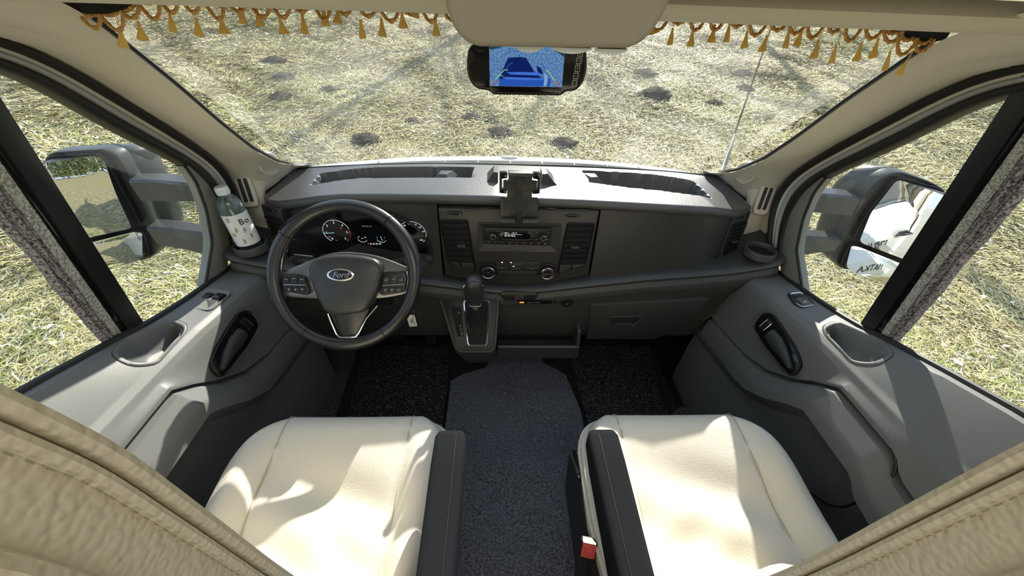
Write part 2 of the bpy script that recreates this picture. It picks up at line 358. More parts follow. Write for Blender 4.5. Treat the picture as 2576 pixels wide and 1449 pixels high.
# pale dead leaves strewn in the grass
n = 1500; r = np.exp(rng.uniform(math.log(2), math.log(15), n)); th = rng.uniform(-1.9, 1.9, n); vs, fs = [], []
for i in range(n):
    x, y = r[i] * math.sin(th[i]), r[i] * math.cos(th[i])
    if abs(x) < 1.05 and y < 2.4: continue
    z = gz(x, y) + .02 + .01 * random.random(); s = random.uniform(.012, .028) + .0022 * r[i]; a = random.random() * 6.3; tl = random.uniform(-.4, .4) * s
    k = len(vs); ca_, sa_ = math.cos(a), math.sin(a)
    for p, q, h in ((-1, 0, 0), (-.3, -.5, tl), (.8, -.3, .3 * s), (1, .1, 0), (.3, .55, -tl * .3), (-.5, .4, tl)): vs.append((x + s * (p * ca_ - q * sa_), y + s * (p * sa_ + q * ca_), z + h))
    fs.append([k, k + 1, k + 2, k + 3, k + 4, k + 5])
M['leaf'] = mat('pale_leaf', (.82, .78, .68), .7)
tag(obj('leaf_litter', vs, fs, M['leaf']), 'pale dead leaves and scraps strewn through the meadow grass', 'leaves', kind='stuff')

for (x, y, w, lab) in moles:
    rs = []; w *= 1.05
    for i in range(7):
        t = i / 6; rr = w * .5 * math.cos(t * PI / 2 * .97) ** .8
        rs.append([V(x + rr * (1 + .34 * random.uniform(-1, 1)) * math.cos(2 * PI * k / 18), y + rr * (.9 + .2 * random.uniform(-1, 1)) * math.sin(2 * PI * k / 18), gz(x, y) - .02 + w * .24 * t + .012 * random.uniform(-1, 1)) for k in range(18)])
    o = MB().add(*g_loft(rs)).build('molehill', M['earth'], None, 60); tag(o, lab, 'molehill', 'molehills in the meadow')

# trees: bare ones uphill throw the streaky shade on the grass, a birch edge stands behind the van (seen in the door mirrors)
M['fol'] = mat('spruce_green', (.13, .17, .05), .8, var=(3, (.07, .10, .03), 2))
def tree(x, y, h, lab, leafy, group):
    z0 = gz(x, y); t = thing('bare_tree' if not leafy else 'birch_tree', lab, 'tree', (x, y, z0), group); b = MB()
    pts = [V(x + .12 * math.sin(k * 1.3 + x), y + .1 * math.cos(k + x), z0 - .2 + h * k / 6) for k in range(7)]
    b.add(*g_tube(pts, [.16 * (1 - k / 7.5) for k in range(7)], 7)); b.build('trunk', M['bark'], t)
    b = MB()
    for i in range(26 if not leafy else 8):
        k = random.uniform(.3, .97); p = V(x, y, z0 + h * k); a = random.random() * 6.3; l = (1.1 - k) * h * .38
        q = p + V(math.cos(a) * l, math.sin(a) * l, l * random.uniform(.2, .8)); m_ = p.lerp(q, .5) + V(random.uniform(-.2, .2), random.uniform(-.2, .2), .1)
        b.add(*g_tube([p, m_, q], [.045, .03, .008], 4))
        for _ in range(3):
            e = m_.lerp(q, random.random()); b.add(*g_tube([e, e + V(random.uniform(-.7, .7), random.uniform(-.7, .7), random.uniform(-.1, .6))], [.016, .005], 3))
    b.build('branches', M['bark'], t)['kind'] = 'stuff'
    if leafy:
        vs, fs = [], []
        for i in range(1500):
            k = random.uniform(.05, 1.02); R = h * .2 * (1.15 - k); a = random.random() * 6.3; rr = R * math.sqrt(random.random()); c = V(x + rr * math.cos(a), y + rr * math.sin(a), z0 + h * k)
            s = random.uniform(.10, .30); e1 = Vector((random.uniform(-1, 1), random.uniform(-1, 1), random.uniform(-.5, .5))).normalized() * s; e2 = e1.orthogonal().normalized() * s * .6
            q = len(vs); vs += [c - e1, c + e2, c + e1, c - e2]; fs.append([q, q + 1, q + 2, q + 3])
        obj('foliage', vs, fs, M['fol'], t)['kind'] = 'stuff'
for i, (x, y, h) in enumerate([(-3.5, 22.5, 9), (1.5, 20, 10), (5.5, 23, 9), (9.5, 19.5, 11), (13, 22, 9)]):
    tree(x, y, h, '%s bare tree from the left, uphill beyond the top of the windscreen' % ('first', 'second', 'third', 'fourth', 'fifth')[i], False, 'bare trees uphill')
for i in range(24):
    tree(-11 + i * .85 + random.uniform(-.4, .4), -54 + random.uniform(-2.5, 2.5), random.uniform(9, 13), 'birch tree in the green wood edge behind the van, seen in the door mirror', True, 'wood edge behind the van')

# ------------------------------------------------------------------ van shell
A_IN = [(.62, .45, 1.385), (.645, .60, 1.352), (.674, .713, 1.315), (.683, .785, 1.25), (.690, .85, 1.19), (.703, .95, 1.09), (.715, 1.05, 1.0), (.724, 1.16, .925), (.733, 1.27, .875)]
A_IN = [(x * _k, y * _k, 1.35 - (1.35 - z) * _k) for x, y, z in A_IN for _k in [1 - .045 * (1 - sst(1.02, 1.26, y))]]
A_OUT = [(.765, .25, 1.352), (.775, .50, 1.335), (.787, .69, 1.29), (.797, .775, 1.235), (.805, .835, 1.18), (.816, .92, 1.11), (.832, 1.035, 1.0), (.845, 1.10, .935), (.855, 1.14, .86), (.868, 1.15, .80)]
E_S = [(.77, .05, 1.315), (.782, .40, 1.30), (.790, .62, 1.268), (.797, .695, 1.235), (.804, .74, 1.185), (.812, .795, 1.13), (.822, .870, 1.065), (.834, .96, .99), (.846, 1.015, .93), (.858, 1.035, .85), (.871, 1.02, .76), (.882, .985, .68)]
E_F = [(.768, .05, 1.352), (.778, .48, 1.336), (.787, .69, 1.288), (.797, .775, 1.233), (.805, .835, 1.178), (.816, .92, 1.108), (.832, 1.035, .998), (.847, 1.105, .93), (.858, 1.135, .855), (.871, 1.10, .755), (.884, 1.04, .66)]
GL = [(.834, .948, .99), (.843, .968, .94), (.856, .970, .86), (.871, .950, .765), (.882, .890, .695), (.886, .865, .668)]
BELT_Y = [-.15, .2, .35, .46, .60, .66, .72, .79, .90, .96, 1.05]; BELT_Z = [.86, .835, .805, .775, .733, .712, .697, .682, .664, .654, .645]
def belt(y): return ip(y, BELT_Y, BELT_Z)
def sidex(z): return .99 - .157 * z

# cab floor, firewall, walls of the living area behind, overcab
M['carpet_d'] = mat('floor_carpet', (.03, .03, .032), .95, bump=(700, .8, .003), var=(500, (.008, .008, .009), 2))
tag(sheet('floor', [[V(x, y, 0) for x in (-.95, 0, .95)] for y in (-2.3, 1.45)], (0, 0, -.04), M['carpet_d']), 'dark carpeted cab floor', 'floor', kind='structure')
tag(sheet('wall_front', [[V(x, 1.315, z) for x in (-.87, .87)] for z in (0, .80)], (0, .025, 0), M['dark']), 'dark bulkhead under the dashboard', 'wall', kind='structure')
for s, nm in ((-1, 'left'), (1, 'right')):
    tag(sheet('wall_' + nm, [[V(s * .90, y, z) for y in (-2.3, -.16)] for z in (0, 1.97)], (s * .03, 0, 0), M['beige']), 'beige living-area wall behind the %s door' % ('driver' if s < 0 else 'passenger'), 'wall', kind='structure')
    # cab roof side above the door
    tag(sheet('trim_%d' % (1 if s < 0 else 2), [[V(s * .86, y, z) for y in (-.16, .46)] for z in (1.38, 1.97)], (s * .03, 0, 0), M['beige']), 'beige overcab side wall above the %s door' % ('driver' if s < 0 else 'passenger'), 'wall', kind='structure')
tag(sheet('wall_back', [[V(x, -2.3, z) for x in (-1, 1)] for z in (0, 1.97)], (0, -.05, 0), M['beige']), 'beige rear wall of the living area', 'wall', kind='structure')
tag(sheet('ceiling', [[V(x, y, 1.97) for x in (-1, 1)] for y in (-2.3, .50)], (0, 0, .04), M['beige']), 'pale ceiling of the living area', 'ceiling', kind='structure')
tag(sheet('wall_overcab', [[V(x, .47, z) for x in (-.95, .95)] for z in (1.372, 1.97)], (0, .05, 0), M['liner']), 'beige overcab front panel above the windscreen', 'wall', kind='structure')
tag(sheet('ceiling_cab', [[V(x, y, z) for x in (-.80, .80)] for y, z in ((.52, 1.40), (.60, 1.40), (.70, 1.375), (.80, 1.335))], (0, 0, .05), M['liner']), 'beige headliner strip over the windscreen', 'ceiling', kind='structure')

# overcab bottom board and rounded header rail
def xloft(name, secs, m, par=None, sharp=40): return MB().add(*g_loft(secs)).build(name, m, par, sharp)
def rail_sec(x):
    h = .012 * (1 - (x / .88) ** 2); c = V(x, .605, 1.345 + h * .3); return [c + V(0, .032 * math.cos(a), .0185 * math.sin(a)) for a in [2 * PI * k / 14 for k in range(14)]]
hr = thing('header_rail', 'long rounded beige rail across the windscreen top', 'rail', (0, .6, 1.35))
xloft('rail', [rail_sec(-.88 + 1.76 * i / 24) for i in range(25)], M['liner'], hr)
bd = thing('overcab_board', 'flat beige board edge above the header rail', 'board', (0, .52, 1.39))
xloft('board', [[V(x, .49, 1.392), V(x, .545, 1.378), V(x, .56, 1.384), V(x, .56, 1.41), V(x, .47, 1.41)] for x in np.linspace(-.8, .8, 9)], M['liner'], bd)

# windscreen
def ws(u, t):
    b = V(u * .735, 1.345 - .075 * abs(u) ** 2.6, .872); p = V(u * .672, .80 - .09 * abs(u) ** 2.2, 1.335 - .02 * abs(u) ** 3); q = b.lerp(p, t)
    return q + V(0, .03, .03) * math.sin(PI * t) * (1 - .6 * u * u)
WP = [[ws(-1 + 2 * i / 32, j / 16) for i in range(33)] for j in range(17)]
v, f = g_grid(WP); tag(obj('window_1', v, f, M['glass_f'], None, 80), 'big raked windscreen, dusty low down', 'windscreen', kind='structure')
for s in (-1, 1):
    d = 'driver' if s < 0 else 'passenger'
    p = thing('trim_%d' % (3 if s < 0 else 4), 'beige windscreen pillar trim on the %s side with round speaker' % d, 'pillar trim', (s * .75, .95, 1.1), kind='structure')
    strip('pillar_cover', mx(A_IN, s), mx(A_OUT, s), .022, (-s, -.35, .25), M['beige'], p, seg=10, back=.03)
    tube('glass_seal', resamp([q + V(s * .004, .006, .006) for q in mx(A_IN[2:], s)], 40), .005, M['rubber'], p, 6)
    # lower foot of the pillar cover, sweeping down to the dashboard end
    q0 = [V(s * .735, 1.275, .872), V(s * .724, 1.16, .925), V(s * .728, 1.10, .95)]
    F1 = resamp([V(s * .700, 1.31, .868), V(s * .745, 1.262, .868), V(s * .785, 1.205, .864), V(s * .803, 1.175, .84), V(s * .815, 1.16, .78), V(s * .822, 1.155, .70)], 30)
    F0 = resamp([V(s * .715, 1.24, .885), V(s * .745, 1.19, .915), V(s * .80, 1.15, .905), V(s * .85, 1.14, .86), V(s * .88, 1.14, .70)], 30)
    strip('pillar_foot', F0, F1, .014, (-s, -.6, .5), M['beige'], p, n=30, seg=8, back=.03)
    sheet('side_panel', [[V(s * .886, y, z) for y in (1.02, yb)] for z, yb in ((.66, 1.36), (.80, 1.30), (.86, 1.20), (.90, 1.15))], (s * .01, 0, 0), M['beige'], p)
    sheet('kick_panel', [[V(s * x, y, z) for x, y in ((.862, .98), (.84, 1.2), (.80, 1.38))] for z in (0, .70)], (s * .01, 0, 0), M['black'], p)
    sheet('sun_leak_blocker', [[V(s * x, y, z) for x, y in ((.72, 1.335), (.80, 1.30), (.90, 1.24))] for z in (.62, .862)], (0, .012, 0), M['black'], p)  # unseen black sheet added to keep a sun patch off the ledge end
    # round speaker
    SF = Fr(V(s * .772, 1.165, .922) + V(-s * .88, -.38, .10) * .024, V(-.38, -s * -.88, 0), V(0, 0, 1))
    if SF.n.dot(V(-s * .88, -.38, .10)) < 0: SF = Fr(SF.o, -SF.u, SF.v)
    sp = lathe('speaker_grille', [(.034, -.02), (.034, .002), (.032, .004), (.030, .003), (.001, .003)], SF, M['beige'], p)
    for k in range(7):
        tube('grille_ring', [SF(r_ * math.cos(a), r_ * math.sin(a), .0032) for r_ in [.004 + .0043 * k] for a in [2 * PI * j / 28 for j in range(28)]], .0009, M['groove'], sp, 5, True)
    # demister slot
    VF = Fr(V(s * .834, 1.128, .850) + V(-s * .25, -.95, .2) * .002, V(.95, -s * .25, 0), V(s * .10, .2, .95))
    if VF.n.dot(V(-s, -2, 0)) < 0: VF = Fr(VF.o, -VF.u, VF.v)
    dv = plate('demister_vent', rect(-.022, -.052, .022, .052), VF, M['beige'], p, .012, .003, .004, .012)
    for a in (-.009, .007):
        plate('slot', rect(a - .005, -.036, a + .006, .036), VF, M['cowl'], dv, .004, .0005, .0046, .003)

# outside: bonnet, cowl, antenna
bn = thing('bonnet', 'white van bonnet edge beyond the windscreen base', 'bonnet', (0, 1.8, .6))
def bon(x, y):
    w = 1 - .16 * (abs(x) / .85) ** 2.4
    return V(x * (1 - .06 * max(0, y - 1.9)), y - .10 * (abs(x) / .85) ** 2.5, ip(y, [1.485, 1.505, 1.55, 1.62, 1.75, 1.95, 2.2, 2.36, 2.42], [.831, .833, .829, .806, .755, .66, .50, .33, -.2]) - .03 * (abs(x) / .85) ** 2.2)
sheet('panel', [[bon(-.86 + 1.72 * i / 24, y) for i in range(25)] for y in np.r_[np.linspace(1.485, 2.25, 17), 2.36, 2.42]], (0, -.01, -.03), M['white'], bn)
plate('emblem', ell(.035, .014), Fr((.0, 1.530, .833), (1, 0, 0), (0, 1, -.09)), M['steel'], bn, .004, .001, .004)
cw = thing('cowl_panel', 'grey plastic cowl strip between windscreen and bonnet', 'cowl', (0, 1.45, .84))
sheet('panel', [[V(x, y - .095 * (abs(x) / .8) ** 2.5, z - .02 * (abs(x) / .8) ** 2) for x in np.linspace(-.82, .82, 21)] for y, z in ((1.345, .866), (1.37, .86), (1.42, .836), (1.46, .833), (1.49, .833))], (0, 0, -.02), M['cowl'], cw)
for k in range(9):
    x = -.5 + .125 * k; tube('clip', [V(x, 1.43 - .095 * (abs(x) / .8) ** 2.5, .842), V(x, 1.455 - .095 * (abs(x) / .8) ** 2.5, .842)], .0025, M['mirror_sh'], cw, 5)
tube('base_seal', [ws(u, .0) + V(0, .002, -.005) for u in np.linspace(-1, 1, 41)], .004, M['rubber'], cw, 6)
an = thing('antenna', 'thin black whip antenna on grey stub by the passenger pillar', 'antenna', (.885, 1.5, .80))
tube('stub', [V(.888, 1.5, .78), V(.886, 1.5, .86), V(.880, 1.5, .955)], [.011, .009, .0045], M['steel'], an, 10)
tube('rod', [V(.880, 1.5, .95), V(.874, 1.5, 1.12), V(.864, 1.5, 1.40)], [.0032, .0028, .002], M['black'], an, 6)

# outer skin of the van sides, seen in the door mirrors
for s, nm in ((-1, 'left'), (1, 'right')):
    w = thing('wall_outer_' + nm, 'white outer van side beyond the %s door' % ('driver' if s < 0 else 'passenger'), 'van side', (s * .97, -1, .3), kind='structure')
    prof = lambda y: [(sidex(belt(min(y, 1.0))) + .014, belt(min(y, 1.0)) - .02), (.915, belt(min(y, 1.0)) - .07), (.955, belt(min(y, 1.0)) - .15), (.985, .48), (1.0, .25), (.985, .0), (.97, -.3)]
    sheet('door_skin', [[V(s * a, y, z) for a, z in prof(y)] for y in np.linspace(1.02, -.13, 24)], (-s * .02, 0, 0), M['white'], w)
    sheet('body_skin', [[V(s * a, y, z) for a, z in ((.93, 1.45), (.97, 1.0), (1.0, .5), (1.01, .2), (.99, -.3))] for y in np.linspace(-.15, -3.9, 20)], (-s * .02, 0, 0), M['white'], w)
    sheet('body_upper', [[V(s * a, y, z) for a, z in ((.75, 2.15), (.9, 2.05), (.98, 1.75), (.95, 1.42))] for y in np.linspace(.45, -3.9, 12)], (-s * .02, 0, 0), M['white'], w)
    hF = Fr((s * .995, .08, .60), (0, -s * -1, 0), (0, 0, 1))
    hp = plate('handle_cup', rnd(rect(-.085, -.022, .085, .022), .02), Fr((s * .99, .07, .60), (0, s, 0)), M['black'], w, .01, .003, .006)
    tube('handle', [V(s * .998, -.02, .605), V(s * 1.025, 0, .606), V(s * 1.03, .08, .606), V(s * 1.02, .15, .606), V(s * .998, .165, .605)], .010, M['black'], w, 8)
    if s > 0: sheet('door_pane', [[V(s * (sidex(z) + .012), y, z) for y in (-.10, .3, .7)] for z in (.86, 1.0)], (-.003, 0, 0), M['gloss'], w) if False else None
    text('MATKA', Fr((s * .9905, .30 if s > 0 else .1, .44), (0, s, 0), (-s * .1, 0, 1)), .13, M['ink'], w, shear=.25)
# ------------------------------------------------------------------ dashboard
DB = thing('dashboard', 'wide dark grey van dashboard with instruments, radio, vents and glovebox', 'dashboard', (.02, 1.1, 0))
LX = [-.785, -.765, -.722, -.65, -.59, -.514, -.40, -.23, -.06, .023, .217, .372, .49, .62, .70, .755, .785]
LY = [1.125, 1.098, 1.083, 1.089, 1.082, 1.066, 1.071, 1.071, 1.069, 1.061, 1.051, 1.037, 1.025, 1.030, 1.048, 1.082, 1.11]
LZ = [.832, .833, .836, .843, .856, .870, .870, .870, .870, .870, .870, .870, .870, .862, .846, .835, .832]
BX = [-.735, -.70, -.543, -.266, -.008, .308, .595, .70, .735]; BY = [1.255, 1.275, 1.322, 1.344, 1.342, 1.330, 1.306, 1.285, 1.262]
for _i, _x in enumerate(LX):
    _k = 1 - (.024 + .022 * sst(.10, -.02, _x) * 0 + .022 * (1 - sst(-.05, .10, _x))) * (1 - sst(.60, .76, abs(_x))); LX[_i] = -.044 + (_x + .044) * _k; LY[_i] *= _k; LZ[_i] = 1.35 - (1.35 - LZ[_i]) * _k
def lip(x): return ip(x, LX, LY), ip(x, LX, LZ)
def tray(x, y):
    """depth of the two storage troughs moulded into the pad"""
    d = 0
    for x0, x1, ya, yb in ((-.64, -.13, (1.145, 1.145, 1.15, 1.155), (1.240, 1.275, 1.287, 1.29)), (.25, .625, (1.15, 1.115, 1.095, 1.08), (1.290, 1.283, 1.265, 1.222))):
        xx = np.linspace(x0, x1, 4); a, b = ip(x, xx, ya), ip(x, xx, yb)
        d = max(d, sst(x0, x0 + .012, x) * (1 - sst(x1 - .012, x1, x)) * sst(a, a + .006, y) * (1 - sst(b - .012, b, y)))
    return d
def pad(u, t):
    xl, xb = .785 * u, .735 * u; ly, lz = lip(xl); by = ip(xb, BX, BY)
    x = xl + (xb - xl) * t; y = ly + (by - ly) * t; z = lz + (.868 - lz) * t + .012 * math.sin(PI * t) * (1 - u * u)
    return V(x, y, z - .085 * tray(x, y))
us = np.linspace(-1, 1, 241); us = np.sign(us) * np.abs(us) ** .9
P = []
for dy, dz in ((.035, -.034), (.012, -.033), (.0, -.029), (-.006, -.020), (-.0065, -.011), (-.004, -.004)):
    P.append([V(.785 * u, lip(.785 * u)[0] + dy, lip(.785 * u)[1] + dz) for u in us])
P += [[pad(u, t) for u in us] for t in np.r_[0.0, .02, np.linspace(.05, 1, 70)]]
pdo = sheet('top_pad', P, (0, .01, -.004), M['dash_top'], DB, 50)
def fin(x0, x1, top, y0, y1, z0, nm='raised_pod'):
    """a wedge-shaped moulding on the pad"""
    r = [[V(x0, y0, z0), V(x1, y0 + .01, z0), V(x1, y1, z0), V(x0 + (x1 - x0) * .2, y1, z0)],
         [V(x0 + (x1 - x0) * .5, y0 + .02, z0 + top * .55), V(x1, y0 + .015, z0 + top * .6), V(x1, y1 - .01, z0 + top * .6), V(x0 + (x1 - x0) * .55, y1 - .01, z0 + top * .6)],
         [V(x0 + (x1 - x0) * .78, y0 + .035, z0 + top), V(x1, y0 + .03, z0 + top), V(x1, y1 - .02, z0 + top), V(x0 + (x1 - x0) * .8, y1 - .02, z0 + top)]]
    return MB().add(*g_loft(r)).build(nm, M['black'], DB, 50)
fin(-.112, -.046, .052, 1.10, 1.21, .868); fin(.170, .092, .052, 1.10, 1.21, .866)
for x, s in ((-.215, 1), (.262, -1)):
    r = [[V(x - .05 * s, 1.20, .862), V(x + .012 * s, 1.20, .862), V(x + .03 * s, 1.25, .862), V(x - .04 * s, 1.25, .862)],
         [V(x - .028 * s, 1.208, .882), V(x - .004 * s, 1.206, .882), V(x + .016 * s, 1.24, .882), V(x - .024 * s, 1.24, .882)]]
    MB().add(*g_loft(r)).build('tray_divider', M['dash_top'], DB, 50)
r = [[V(x, 1.232, .812), V(x, 1.238, .84), V(x, 1.242, .84), V(x, 1.242, .812)] for x in np.linspace(-.60, -.40, 4)]
MB().add(*g_loft(r)).build('tray_insert', M['dash_mid'], DB)

# fascia: driver side, centre stack, airbag side
FB_X = [-.80, -.72, -.55, -.41, -.30, -.225, -.10, .022, .15, .277, .415, .555, .717, .80]; FB_Z = [.70, .67, .64, .62, .605, .592, .565, .55, .565, .588, .616, .629, .650, .68]
def fz(x): return ip(x, FB_X, FB_Z)
def fy(x, z):
    """the upright face under the overhanging pad"""
    ly = lip(x)[0] + .016; b = 1.012 + .075 * sst(.60, .80, abs(x)); zt = lip(x)[1] - .03; t = min(1, max(0, (zt - z) / (zt - fz(x))))
    return ly + (b - ly) * t ** .8
def fascia(name, x0, x1, m, dy=0, nx=30, top=.028):
    xs_ = np.linspace(x0, x1, nx); P = []
    for i in range(15):
        t = i / 14; P.append([V(x, 0, 0) for x in xs_])
        for j, x in enumerate(xs_):
            zt = lip(x)[1] - top; z = zt + (fz(x) - .006 - zt) * t; P[i][j] = V(x, fy(x, z) + dy, z)
    return sheet(name, P, (0, .05, 0), m, DB)
fascia('driver_fascia', -.785, -.2295, M['dash'], .004, 40)
fascia('airbag_panel', .2685, .70, M['dash_mid'], 0, 30)
fascia('end_fascia', .703, .785, M['dash'], .002, 10)
FC = Fr((-.044 * .025, 1.036 * .975, 1.35 * .025)); FC.k = .975
plate('centre_panel', rnd([(-.226, .842), (.265, .840), (.2655, .70), (.268, .60), (.20, .580), (.10, .558), (.022, .551), (-.08, .561), (-.17, .580), (-.224, .594), (-.2262, .70)], [.004, .004, .02, .004, .06, .06, .06, .06, .06, .004, .02], 3), FC, M['dash_mid'], DB, .06, .003)
tube('fascia_ridge', [FC(x, z, .0005) for x, z in ((-.20, .836), (-.12, .838), (-.07, .846))], .002, M['dash_mid'], DB, 6)
tube('fascia_ridge', [FC(x, z, .0005) for x, z in ((.235, .842), (.15, .842), (.105, .849))], .002, M['dash_mid'], DB, 6)

# radio
rb = rnd([(-.110, .697), (.152, .694), (.154, .796), (-.107, .798)], .006, 4); ri = rnd([(-.0875, .7245), (.122, .7205), (.1235, .783), (-.0885, .785)], .004, 4)
MB().add(*g_ring(rb, ri, FC, .01, .006, .001, .01)).build('radio_surround', M['dash_mid'], DB)
plate('sill_glint', rect(-.104, .6965, .148, .6985), FC, M['satin'], DB, .004, .0004, .0068)
RD = plate('radio', rnd([(-.087, .7255), (.1215, .7215), (.123, .782), (-.088, .784)], .004, 4), FC, M['black'], DB, .03, .002, .009)
plate('display_glass', rnd([(-.045, .757), (-.028, .774), (.052, .7735), (.069, .755), (.048, .7445), (-.026, .7455)], .004, 4), FC, M['gloss'], RD, .004, .0008, .0105)
tube('display_trim', [FC(x, z, .0108) for x, z in ((-.034, .7475), (-.026, .7435), (.048, .7425), (.056, .745))], .0006, M['satin'], RD, 5)
text('FM 1', FC(-.0245, .7665, .0112) and Fr(FC(-.0245, .7668, .0112)), .0075, M['glow'], RD, align='LEFT'); text('13:11', Fr(FC(-.0035, .7668, .0112)), .0085, M['glow'], RD, align='LEFT')
plate('display_line', rect(-.0245, .7615, .030, .7622), FC, M['glow'], RD, .0004, .0001, .0112)
text('87.70 MHz', Fr(FC(-.0245, .7565, .0112)), .0075, M['glow'], RD, align='LEFT')
for x, z in ((-.0605, .7588), (.098, .7565)):
    kF = Fr(FC(x, z, .009)); k = lathe('radio_knob', [(.0115, 0), (.0115, .002), (.009, .002), (.0088, .014), (.0075, .0155), (.001, .0155)], kF, M['black'], RD, 28)
    tube('chrome_ring', [kF(.0086 * math.cos(a), .0086 * math.sin(a), .0145) for a in [2 * PI * j / 28 for j in range(28)]], .0009, M['chrome'], k, 6, True)
for i in range(9):
    x = -.075 + .0226 * i; b = plate('preset_button', rect(x - .0108, .7265 - .0004 * i, x + .0108, .7385 - .0004 * i), FC, M['black'], RD, .004, .001, .0112)
    text(('<>', 'i', '1', '2', '3', '4', '5', '6', 'Q')[i], Fr(FC(x, .7325 - .0004 * i, .0114)), .007, M['letter'], b)
for x, z, t in ((-.077, .774, 'Y'), (-.046, .774, 'd'), (-.0775, .748, 'c'), (-.0465, .748, 'c'), (-.034, .764, 'o'), (-.0345, .7555, 'VOL'), (.0605, .7615, 'OK'), (.062, .7555, 'TUNE'), (.077, .771, 'b'), (.111, .7705, '>I'), (.078, .745, 'SEEK'), (.113, .745, 'MENU')):
    text(t, Fr(FC(x, z, .0113)), .0058 if len(t) < 2 else .0042, M['letter'], RD)

# centre and end air vents
def vent(out, F, y0, y1, xl, xr, n, tab, btn=None):
    """out: outline, slats between y0 and y1 (xl, xr give the edges at a height)"""
    va = MB().add(*g_ring(rnd(out, .008, 4), inset(rnd(out, .008, 4), .005), F, .012, .006, .003, .02)).build('air_vent', M['black'], DB)
    plate('vent_cavity', inset(rnd(out, .008, 4), .003), F, M['dark'], va, .004, .0005, .0012)
    for i in range(n):
        z = y0 + (y1 - y0) * (i + .5) / n; a, b = xl(z) + .005, xr(z) - .005
        q = [F(a, z - .003, .003), F(b, z - .003, .003), F(b, z + .0035, .0075), F(a, z + .0035, .0075)]; o_ = F.n * .002 + F.v * .0012
        MB().add(*g_loft([q, [p + o_ for p in q]])).build('slat', M['ledge'], va)
    box('vent_tab', Fr(F(tab[0], tab[1], .013), F.u, F.v), .027, .010, .012, M['dash_mid'], va, .0015, .002)
    for bo in (btn or []):
        plate('vent_button', bo, F, M['dash'], va, .006, .0012, .0072, .003)
    return va
lin = lambda z, z0, a0, z1, a1: a0 + (a1 - a0) * (z - z0) / (z1 - z0)
vent([(-.224, .806), (-.138, .807), (-.119, .617), (-.138, .603), (-.205, .640), (-.214, .655)], FC, .660, .801, lambda z: lin(z, .80, -.222, .66, -.209), lambda z: lin(z, .80, -.139, .66, -.124), 7, (-.163, .716),
     [[(-.203, .652), (-.172, .650), (-.170, .632), (-.189, .632)], [(-.167, .650), (-.126, .648), (-.124, .618), (-.138, .611), (-.165, .628)]])
vent([(.170, .802), (.258, .801), (.252, .650), (.243, .634), (.176, .597), (.158, .611)], FC, .655, .796, lambda z: lin(z, .80, .171, .66, .162), lambda z: lin(z, .80, .257, .66, .250), 7, (.205, .716),
     [[(.205, .646), (.246, .647), (.236, .630), (.207, .628)], [(.165, .645), (.201, .645), (.203, .625), (.176, .606), (.163, .612)]])
for x, z, s in ((-.176, .828, 1), (.184, .825, 1)):
    pl = plate('vent_wheel', ell(.024, .0058, 24, x, z), FC, M['black'], DB, .006, .002, .004)
    plate('mark', rect(x + .014, z - .003, x + .016, z + .002), FC, M['letter'], pl, .001, .0002, .0046)
for s in (-1, 1):
    F = Fr((s * .748, 1.070, .735), V(1, s * .42, 0), V(s * .02, .10, 1))
    if s < 0: F = Fr((s * .748, 1.066, .735), V(1, -.42, 0), V(-.02, .10, 1))
    vent([(-.034, .055), (.034, .055), (.033 - .012 * s * 0, -.05), (.02, -.062), (-.022, -.062), (-.034, -.05)], F, -.052, .05, lambda z: -.033, lambda z: .033, 7, (.0, -.012))
    pl = plate('vent_wheel', ell(.024, .0055, 24, 0, .076), F, M['black'], DB, .006, .002, .004)
    plate('mark', rect(.010, .074, .012, .079), F, M['letter'], pl, .001, .0002, .0046)
    plate('vent_pod', rnd([(-.040, .088), (.040, .088), (.040, -.055), (.028, -.07), (-.028, -.07), (-.040, -.055)], .008), F, M['dash'], DB, .05, .003, .0005)

# climate controls
plate('climate_plate', rnd([(-.062, .652), (-.036, .6575), (.080, .6565), (.106, .651), (.106, .604), (.08, .597), (-.036, .598), (-.062, .604)], .01), FC, M['black'], DB, .006, .0012, .0025)
for i, (x0, x1) in enumerate(((-.052, -.0105), (.044, .096))):
    for j, (z0, z1) in enumerate(((.6375, .6545), (.6195, .636))):
        b = plate('climate_button', rect(x0, z0, x1, z1), FC, M['dash'], DB, .004, .001, .0042)
        text((('o', 'oo'), ('We', 'A/C'))[j][i], Fr(FC((x0 + x1) / 2, (z0 + z1) / 2 - .001, .0044)), .0055, M['letter'], b)
mb_ = plate('airflow_button', rnd([(-.009, .6545), (.042, .654), (.040, .619), (-.005, .6195)], .002), FC, M['dash'], DB, .004, .001, .0045)
tube('airflow_line', [FC(x, z, .0047) for x, z in ((.010, .642), (.018, .646), (.026, .643), (.030, .648))], .0004, M['letter'], mb_, 4)
tube('airflow_line', [FC(x, z, .0047) for x, z in ((.004, .625), (.014, .623), (.022, .630), (.028, .631))], .0004, M['letter'], mb_, 4)
for x, z in ((-.031, .652), (-.001, .6515), (.008, .636)): plate('indicator_lamp', rnd(rect(x - .0028, z - .0013, x + .0028, z + .0013), .001, 2), FC, M['glow_lamp'], DB, .001, .0003, .0056)
plate('lower_button_bar', rnd([(-.05, .6165), (.095, .6155), (.090, .601), (.08, .5985), (-.036, .599), (-.046, .603)], .004), FC, M['dash'], DB, .004, .0012, .0042)
